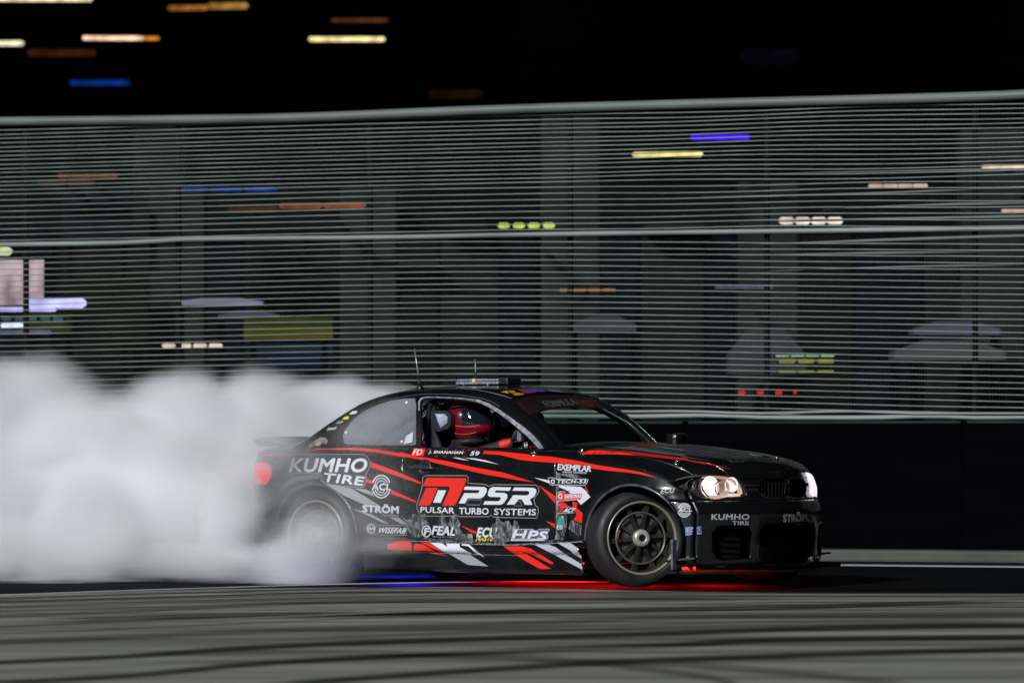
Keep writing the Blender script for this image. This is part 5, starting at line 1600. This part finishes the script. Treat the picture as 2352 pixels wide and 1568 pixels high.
# lower door
torn_shapes = [
 [(75, 730), (100, 690), (125, 700), (140, 640), (180, 622), (205, 650), (240, 620), (262, 640), (290, 625), (320, 700), (352, 772), (290, 800), (262, 905), (215, 900), (170, 900), (118, 850), (90, 800)],
 [(448, 762), (468, 650), (495, 620), (520, 640), (545, 705), (562, 765), (550, 800), (520, 910), (470, 860)],
 [(565, 760), (590, 690), (615, 650), (632, 610), (660, 640), (690, 700), (722, 750), (705, 800), (735, 850), (730, 940), (655, 950), (640, 900), (650, 820)],
 [(1078, 772), (1100, 730), (1128, 735), (1140, 652), (1165, 660), (1180, 705), (1222, 735), (1240, 712), (1280, 712), (1305, 760), (1330, 780), (1345, 702), (1378, 712), (1402, 772), (1398, 840), (1310, 880), (1300, 940), (1210, 985), (1110, 980), (1100, 880)],
 [(655, 862), (850, 862), (862, 960), (740, 965)], [(340, 930), (400, 935), (800, 955), (1300, 985), (1750, 965), (1800, 930), (1800, 965), (1300, 1000), (800, 972), (330, 950)]]
for p in torn_shapes: sticker('torn_film_patch', [cv(C4, p)], torn, O2)
sticker('torn_film_patch', [cv(C4, [(1836, 640), (1920, 650), (1960, 640), (1990, 700), (1965, 820), (1930, 900), (1836, 860)]), cv(C4, [(2010, 700), (2060, 720), (2140, 760), (2130, 900), (2060, 860), (1985, 800)]), cv(C4, [(1836, 120), (1860, 150), (2090, 165), (2130, 210), (2100, 215), (1900, 180), (1870, 230), (1870, 640), (1836, 640)]), cv(C4, [(1840, 860), (1925, 915), (1930, 942), (1812, 940)])], torn, O2)
sticker('tear_gap', [cv(C4, [(1975, 660), (1995, 680), (1998, 760), (1975, 830), (1985, 900), (2050, 925), (1945, 915), (1940, 860), (1962, 800), (1968, 700)])], void_black, O3)
line_sticker('logo_ring', cv(C4, ellipse(315, 832, 50, 62)), 2.4, white, O4)
sticker('logo_disc', [cv(C4, ellipse(315, 832, 48, 60)[:-1])], blk, O3)
text('lettering', 'F', [C4(288, 872), C4(345, 872), C4(300, 795)], white, O5, .05)
text('lettering', 'FEAL', [C4(378, 868), C4(645, 880), C4(402, 772)], white, O4, .05, halo=1.0, halo_m=blk)
sticker('logo_bar', [cv(C4, [(382, 882), (656, 888), (654, 922), (378, 914)])], mat('navy vinyl', (.01, .014, .035), .35), O3)
text('lettering', 'Suspension', [C4(390, 912), C4(644, 918), C4(391, 888)], white, O4, .02, 1.15)
text('lettering', 'ECU', [C4(906, 898), C4(1120, 900), C4(930, 792)], white, O4, .045, halo=1.2, halo_m=dgrey)
text('lettering', 'MASTE', [C4(892, 954), C4(1085, 952), C4(912, 908)], yel, O4, .045, halo=.8, halo_m=blk)
sticker('torn_film_patch', [cv(C4, [(1085, 780), (1130, 790), (1150, 960), (1105, 962), (1092, 900)])], torn, O5 + .001)
hp = cv(C4, [(1335, 808), (1560, 808), (1600, 830), (1640, 808), (1750, 805), (1765, 812), (1740, 845), (1700, 850), (1745, 880), (1742, 915), (1700, 950), (1300, 950), (1318, 912), (1350, 812)])
sticker('hose_logo_plate', [hp], mat('violet grey vinyl', (.10, .105, .15), .35), O3); line_sticker('logo_keyline', hp, 1.0, white, O4, True)
text('lettering', 'HPS', [C4(1322, 918), C4(1712, 938), C4(1362, 816)], white, O5, .05)
sticker('logo_bar', [cv(C4, [(1312, 926), (1560, 928), (1700, 930), (1690, 946), (1305, 946)])], white, O4)
text('lettering', 'PERFORMANCE PRODUCTS', [C4(1335, 943), C4(1545, 944), C4(1335, 931)], blk, O5, .0)
# wing stickers
text('lettering', 'EXEMPLAR', [C4(1855, 112), C4(2248, 134), C4(1866, 46)], white, O4, .035, .9, halo=1.5, halo_m=mat('slate vinyl', (.03, .03, .04), .35))
text('lettering', 'AIRPORT CONCIERGE', [C4(1912, 146), C4(2198, 158), C4(1916, 128)], white, O4, .02)
tp = cv(C4, [(1742, 206), (1800, 204), (1840, 220), (2190, 220), (2218, 226), (2196, 276), (2175, 294), (1830, 286), (1800, 296), (1765, 280), (1758, 240)])
sticker('gearbox_logo_plate', [tp], blk, O2); line_sticker('logo_keyline', tp, 1.1, white, O3, True)
line_sticker('logo_ring', cv(C4, ellipse(1800, 250, 18, 22)), 2.4, white, O3)
text('lettering', 'TECH-53', [C4(1843, 268), C4(2185, 270), C4(1858, 228)], white, O4, .05)
sp_ = cv(C4, [(1850, 372), (1900, 364), (1948, 368), (1942, 398), (2140, 388), (2146, 402), (2128, 462), (1945, 474), (1838, 478), (1840, 440)])
sticker('gear_logo_plate', [sp_], red, O2); line_sticker('logo_keyline', sp_, .9, white, O3, True)
star = []
for k in range(24):
    a = 2 * PI * k / 24; r = (36, 20)[k % 2]; star.append(C4(1888 + r * math.cos(a), 420 + r * 1.25 * math.sin(a)))
sticker('logo_star', [star], white, O3); sticker('logo_star_centre', [cv(C4, ellipse(1888, 420, 14, 17)[:-1])], red, O4)
text('lettering', 'SAMSONAS', [C4(1938, 446), C4(2132, 438), C4(1944, 406)], white, O4, .05)
text('lettering', 'MOTORSPORT', [C4(1938, 464), C4(2120, 456), C4(1940, 452)], white, O4, .01)
ap = cv(C4, [(1895, 552), (2058, 548), (2052, 620), (1840, 630), (1862, 590)])
sticker('clutch_logo_plate', [ap], blk, O2); line_sticker('logo_keyline', ap, .8, key, O3, True)
sticker('clutch_logo_slash', [cv(C4, [(1905, 560), (1938, 560), (1898, 610), (1862, 612)])], red, O3)
text('lettering', 'ACT', [C4(1922, 608), C4(2040, 610), C4(1955, 562)], white, O4, .06)
sticker('logo_bar', [cv(C4, [(1848, 618), (2040, 614), (2040, 622), (1846, 627)])], grey, O3)
sticker('teal_plate', [cv(C4, [(1850, 697), (1930, 697), (1924, 735), (1900, 775), (1870, 785), (1850, 800)])], teal, O3)
text('lettering', 'co', [C4(1848, 812), C4(1915, 808), C4(1850, 768)], white, O4, .04)
# sill graphics
sticker('sill_graphic', [cv(C4, [(-150, 985), (0, 945), (118, 948), (140, 1000), (138, 1062), (0, 1060), (-150, 1040)]), cv(C4, [(180, 978), (270, 988), (420, 1068), (160, 1058), (162, 1010)]), cv(C4, [(300, 1080), (430, 1088), (572, 1128)])], red, O1)
sticker('sill_graphic', [cv(C4, [(240, 962), (340, 965), (500, 1068), (455, 1066)])], red, O1)
sticker('sill_graphic', [cv(C4, [(350, 966), (500, 974), (560, 1020), (545, 978), (700, 982), (705, 1020), (850, 1096), (700, 1085), (560, 1084), (520, 1075)])], white, O1)
sticker('sill_graphic', [cv(C4, [(742, 985), (812, 988), (900, 1060), (992, 1136), (890, 1088), (805, 1010), (720, 998)])], white, O1)
sticker('sill_graphic', [cv(C4, [(568, 1092), (830, 1112), (1040, 1246), (800, 1228)])], grey, O1)
sticker('sill_graphic', [cv(C4, [(1215, 1010), (1430, 1010), (1545, 1040), (1802, 1200), (1800, 1222), (1760, 1212), (1560, 1105), (1430, 1062), (1500, 1108), (1780, 1276), (1650, 1276), (1500, 1195), (1365, 1110)])], red, O1)
sticker('sill_graphic', [cv(C4, [(1580, 990), (1745, 990), (1830, 1020), (1982, 1126), (1862, 1130)]), cv(C4, [(1838, 966), (2000, 966), (2140, 1068), (2150, 1158), (2040, 1100), (2010, 1060)]), cv(C4, [(1840, 1122), (1992, 1132), (2165, 1235), (2192, 1308), (2040, 1230)])], mat('silver grey vinyl', (.42, .44, .50), .36, coat=.4), O1)
line_sticker('sill_edge_scrape', cv(C4, [(-150, 1070), (0, 1075), (300, 1080), (600, 1092), (900, 1105), (1200, 1112), (1400, 1118)]), [.7, 1.0, .8, 1.2, 1.0, .7, .5], mat('scraped edge', (.30, .31, .33), .4, vary=(40, .8, (1, 1, 1))), O3)
line_sticker('sill_top_scrape', cv(C4, [(110, 950), (300, 955), (800, 985), (1300, 1000), (1700, 985), (2150, 958)]), [.8, 1.1, 1.1, .9, 1.3, 1.6], mat('scraped edge', (.30, .31, .33), .4), O3)
# nose stickers: white and yellow dimmed, shade of the nose put into their colour
text('lettering', 'ECU', [C7(58, 502), C7(214, 490), C7(70, 452)], mat('white vinyl in shade', (.42, .44, .46), .4), O2, .05)
text('lettering', 'MASTER', [C7(58, 524), C7(216, 512), C7(60, 508)], mat('yellow vinyl in shade', (.18, .17, .03), .4), O2, .02)
white_shade = MATS['white vinyl in shade']
rings(C7, 347, 710, 78, 80, white_shade, O2, 1.0)
text('lettering', 'ACL', [C7(272, 732), C7(436, 722), C7(280, 686)], white_shade, O4, .06, halo=1.0, halo_m=blk)
sticker('electronics_plate', [cv(C7, [(355, 916), (550, 905), (560, 1000), (360, 1018)])], blue, O2)
line_sticker('logo_keyline', cv(C7, [(360, 921), (546, 910), (555, 996), (364, 1012)]), 1.0, white_shade, O3, True)
text('lettering', 'ECD', [C7(375, 975), C7(532, 968), C7(378, 930)], white_shade, O3, .05)
sticker('logo_bar', [cv(C7, [(372, 992), (540, 984), (540, 992), (372, 1001)])], white_shade, O3)
text('lettering', 'KUMHO', [C7(677, 823), C7(1135, 823), C7(682, 758)], white_shade, O3, .045)
text('lettering', 'TIRE', [C7(935, 886), C7(1133, 888), C7(932, 842)], white_shade, O3, .045)
text('lettering', 'STR\u00d6M', [C7(1555, 852), C7(1840, 838), C7(1550, 745)], white_shade, O5, .045)
text('lettering', 'WHEELS', [C7(1703, 890), C7(1838, 886), C7(1708, 862)], MATS['dark grey vinyl'], O3, .03)
text('lettering', 'KUMHO', [C7(925, 133), C7(1445, 96), C7(855, 82)], mat('dull bonnet lettering', (.022, .025, .022), .5), O2, .05)
# bonnet pins
for (a, b) in (((255, 130), C7), ((1485, 88), C7), ((1040, 918), C8), ((455, 955), C8)):
    p, n = hit(*b(*a))
    if p is None: continue
    p = CMI @ p; n = CMI.to_3x3() @ n
    M = Matrix.Translation(p) @ n.to_track_quat('Z', 'Y').to_matrix().to_4x4()
    t = MB().lathe([(0, .004), (.018, .004), (.021, 0)], 20, M).build('bonnet_pin', chrome, car, True)
    MB().tube([M @ Vector(q) for q in ((-.008, 0, .002), (-.008, 0, .016), (.018, 0, .018), (.030, .004, .006))], .0045, 8).build('pin_clip', chrome, t, True)
# roof and windscreen graphics
for nm, col, p in (('yellow_tile', (.62, .40, .02), [(1410, 337), (1490, 318), (1532, 358)]), ('orange_tile', (.60, .22, .01), [(1500, 318), (1590, 316), (1625, 342), (1560, 352)]), ('orange_tile', (.60, .22, .01), [(1570, 356), (1650, 346), (1748, 362), (1700, 378), (1612, 386)]),
                   ('magenta_tile', (.22, .03, .20), [(1640, 300), (1730, 304), (1860, 324), (1925, 340), (1760, 356)]), ('violet_tile', (.10, .05, .38), [(1750, 294), (1900, 300), (2060, 320), (2000, 336), (1850, 320)]),
                   ('grey_tile', (.16, .18, .26), [(2060, 300), (2200, 318), (2352, 340), (2250, 340), (2100, 324)])):
    sticker(nm, [cv(C5, p)], mat(nm, col, .4), O2)
sticker('windscreen_banner', [cv(C8, [(232, 318), (300, 270), (420, 246), (600, 232), (800, 230), (980, 240), (1120, 258), (1230, 290), (1290, 340), (1420, 415), (1300, 402), (1110, 396), (1000, 382), (900, 385), (760, 400), (650, 418), (560, 440), (480, 458), (405, 480)])], mat('black red banner', (.010, .0035, .004), .5), .003)
fr = mat('dull grey banner letters', (.075, .078, .088), .5); dr = mat('dull red banner letters', (.10, .018, .02), .5)
text('lettering', 'FORMULA', [C8(630, 388), C8(1010, 352), C8(556, 316)], fr, .0045, .02, .95)
text('lettering', 'DRIFT', [C8(1040, 378), C8(1290, 388), C8(965, 296)], dr, .0045, .02, .95)

# ================================================================== underglow (LED tubes fixed under the car)
red_led = emat('red led tube', (1, .01, .01), 7)
blue_led = emat('blue led tube', (.03, .04, 1), 7)
def led(name, pts, m, parent=car): return MB().tube(pts, .008, 8).build(name, m, parent, True)
led('red_underglow_tube', [(-1.95, -.70, .17), (-1.2, -.70, .17), (-.40, -.70, .17)], red_led)
led('red_underglow_tube', [(.30, -.55, .145), (.36, 0, .145), (.30, .55, .145)], red_led)
led('blue_underglow_tube', [(-2.0, -.45, .17), (-2.0, -.78, .17)], blue_led)
def lamp(name, p, col, e, sz, to=(0, 0, -1), sy=None):
    l = bpy.data.lights.new(name, 'AREA'); l.energy = e; l.color = col; l.shape = 'RECTANGLE'; l.size = sz; l.size_y = sy or .05
    o = bpy.data.objects.new(name, l); COL.objects.link(o); o.parent = car; o.location = p
    o.rotation_euler = Vector([-q for q in to]).to_track_quat('Z', 'X').to_euler()
    return o
lamp('red_underglow_light', (-1.0, .05, .17), (1, .008, .008), 28, 1.5)
lamp('red_underglow_light', (-.75, -.35, .17), (1, .008, .008), 9, .8)
lamp('red_underglow_light', (-.05, .45, .17), (1, .008, .008), 8, .4, (.1, 0, -1))
lamp('blue_underglow_light', (-1.98, -.60, .17), (.03, .03, 1), 10, .2, (.1, -.3, -1), .3)
lamp('blue_underglow_light', (-2.95, .75, .24), (.02, .02, 1), 40, .35, (-.2, .3, -1), .5)

# ================================================================== tyre smoke
def smoke(name, puffs, dens, seed, label, noise_amt=.55, nscale=1.1, col=(.965, .97, .99)):
    """puffs: (centre, (rx, ry, rz), strength). A closed lumpy hull filled with uneven smoke."""
    bm = bmesh.new()
    for c, r, s in puffs:
        m4 = Matrix.Translation(c) @ Matrix.Diagonal((r[0] * 1.04, r[1] * 1.04, r[2] * 1.04, 1))
        bmesh.ops.create_icosphere(bm, subdivisions=3, radius=1, matrix=m4)
    me = bpy.data.meshes.new(name); bm.to_mesh(me); bm.free()
    o = bpy.data.objects.new(name, me); COL.objects.link(o)
    rm = o.modifiers.new('union', 'REMESH'); rm.mode = 'VOXEL'; rm.voxel_size = .09
    bpy.context.view_layer.update()
    dg = bpy.context.evaluated_depsgraph_get()
    me2 = bpy.data.meshes.new_from_object(o.evaluated_get(dg))
    o.modifiers.clear(); o.data = me2; me2.name = name
    for v in me2.vertices:
        if v.co.z < .012: v.co.z = .012
    m = bpy.data.materials.new(name + '_volume'); m.use_nodes = True
    t = m.node_tree; t.nodes.clear()
    out = t.nodes.new('ShaderNodeOutputMaterial'); pv = t.nodes.new('ShaderNodeVolumePrincipled')
    t.links.new(pv.outputs[0], out.inputs['Volume'])
    pv.inputs['Color'].default_value = (*col, 1); pv.inputs['Anisotropy'].default_value = -.15
    tc = t.nodes.new('ShaderNodeTexCoord')
    n = t.nodes.new('ShaderNodeTexNoise'); n.inputs['Scale'].default_value = nscale; n.inputs['Detail'].default_value = 5; n.inputs['Roughness'].default_value = .55
    mp = t.nodes.new('ShaderNodeMapping'); mp.inputs['Location'].default_value = (seed, seed * 2.3, 0); mp.inputs['Scale'].default_value = (.6, 1, 1.15)
    t.links.new(tc.outputs['Object'], mp.inputs[0]); t.links.new(mp.outputs[0], n.inputs[0])
    # warp the position a little with the noise
    sb = t.nodes.new('ShaderNodeVectorMath'); sb.operation = 'SUBTRACT'; sb.inputs[1].default_value = (.5, .5, .5); t.links.new(n.outputs[1], sb.inputs[0])
    sc = t.nodes.new('ShaderNodeVectorMath'); sc.operation = 'SCALE'; sc.inputs['Scale'].default_value = noise_amt; t.links.new(sb.outputs[0], sc.inputs[0])
    ad = t.nodes.new('ShaderNodeVectorMath'); ad.operation = 'ADD'; t.links.new(tc.outputs['Object'], ad.inputs[0]); t.links.new(sc.outputs[0], ad.inputs[1])
    prev = None
    for c, r, s in puffs:
        a = t.nodes.new('ShaderNodeVectorMath'); a.operation = 'SUBTRACT'; a.inputs[1].default_value = c; t.links.new(ad.outputs[0], a.inputs[0])
        b = t.nodes.new('ShaderNodeVectorMath'); b.operation = 'MULTIPLY'; b.inputs[1].default_value = (1 / r[0], 1 / r[1], 1 / r[2]); t.links.new(a.outputs[0], b.inputs[0])
        l = t.nodes.new('ShaderNodeVectorMath'); l.operation = 'LENGTH'; t.links.new(b.outputs[0], l.inputs[0])
        q = t.nodes.new('ShaderNodeMapRange'); q.interpolation_type = 'SMOOTHSTEP'
        q.inputs[1].default_value = .98; q.inputs[2].default_value = .42; q.inputs[3].default_value = 0; q.inputs[4].default_value = s
        t.links.new(l.outputs['Value'], q.inputs[0])
        if prev is None: prev = q.outputs[0]
        else:
            x = t.nodes.new('ShaderNodeMath'); x.operation = 'MAXIMUM'; t.links.new(prev, x.inputs[0]); t.links.new(q.outputs[0], x.inputs[1]); prev = x.outputs[0]
    r2 = t.nodes.new('ShaderNodeMapRange'); r2.inputs[1].default_value = .32; r2.inputs[2].default_value = .62; r2.inputs[3].default_value = .12; r2.inputs[4].default_value = 1.5
    t.links.new(n.outputs[0], r2.inputs[0])
    k = t.nodes.new('ShaderNodeMath'); k.operation = 'MULTIPLY'; t.links.new(prev, k.inputs[0]); t.links.new(r2.outputs[0], k.inputs[1])
    k2 = t.nodes.new('ShaderNodeMath'); k2.operation = 'MULTIPLY'; k2.inputs[1].default_value = dens; t.links.new(k.outputs[0], k2.inputs[0])
    t.links.new(k2.outputs[0], pv.inputs['Density'])
    me2.materials.clear(); me2.materials.append(m)
    tag(o, label, 'smoke', kind='stuff')
    return o
def puff(px, py, Y, rpx, s=1, ky=1.0, kz=1.0, kd=1.0):
    c = P(px, py, Y); r = rpx * Y / FPX
    return (tuple(c), (r * ky, r * kd, r * kz), s)
big = [puff(60, 1010, 33.2, 222), puff(-150, 1080, 33.0, 330), puff(190, 1120, 32.6, 260), puff(398, 1020, 33.4, 205), puff(300, 1060, 33.3, 190), puff(410, 1170, 32.0, 225),
       puff(618, 1030, 33.8, 205), puff(520, 1080, 33.5, 190), puff(765, 1050, 34.2, 205, 1.8), puff(880, 1075, 34.6, 200, 1.4), puff(470, 1262, 31.0, 100, .4, 1.5), puff(250, 1265, 31.1, 110, .4, 2.2), puff(20, 1268, 31.2, 110, .6, 2.0), puff(-180, 1262, 31.2, 120, .9, 2.0),
       puff(60, 1300, 30.6, 62, .5, 5.0), puff(420, 1298, 30.6, 58, .4, 3.2), puff(180, 1200, 31.6, 190), puff(-60, 1180, 31.6, 200), puff(-420, 1120, 33, 380), puff(640, 1150, 33.8, 210, .8), puff(500, 1130, 31.4, 120, .8)]
smoke('smoke_cloud', big, 9.0, 3.1, 'dense bank of pale tyre smoke filling the left of the track behind the car', .5, 1.5, (.972, .976, .998))
veil = [puff(540, 1150, 30.9, 110, 1.2, .8, 1.7, .7), puff(712, 1265, 30.5, 132, 1.35, 1.0, .9, .5), puff(600, 1300, 30.8, 110, .8, 1.3, .65, .8), puff(520, 1300, 30.6, 90, .9, 1.6, .6, .8),
        puff(690, 1325, 30.4, 90, .6, 1.6, .45, .5), puff(780, 1160, 30.1, 240, .17, 1.0, .9, .3), puff(890, 1250, 30.0, 85, .30, 1.2, .45, .5), puff(630, 1050, 30.7, 135, .6, 1.0, 1.0, .5), puff(860, 980, 30.5, 130, .18, 1.0, .8, .4), puff(640, 1150, 30.6, 90, .2, 1, 1.2, .5), puff(615, 1015, 30.9, 85, 1.0, 1.1, .8, .6)]
smoke('smoke_wisp', veil, 5.0, 7.7, 'thin tyre smoke curling round the rear wheel and over the rear quarter of the car', .4, 2.1, (.972, .976, .998))
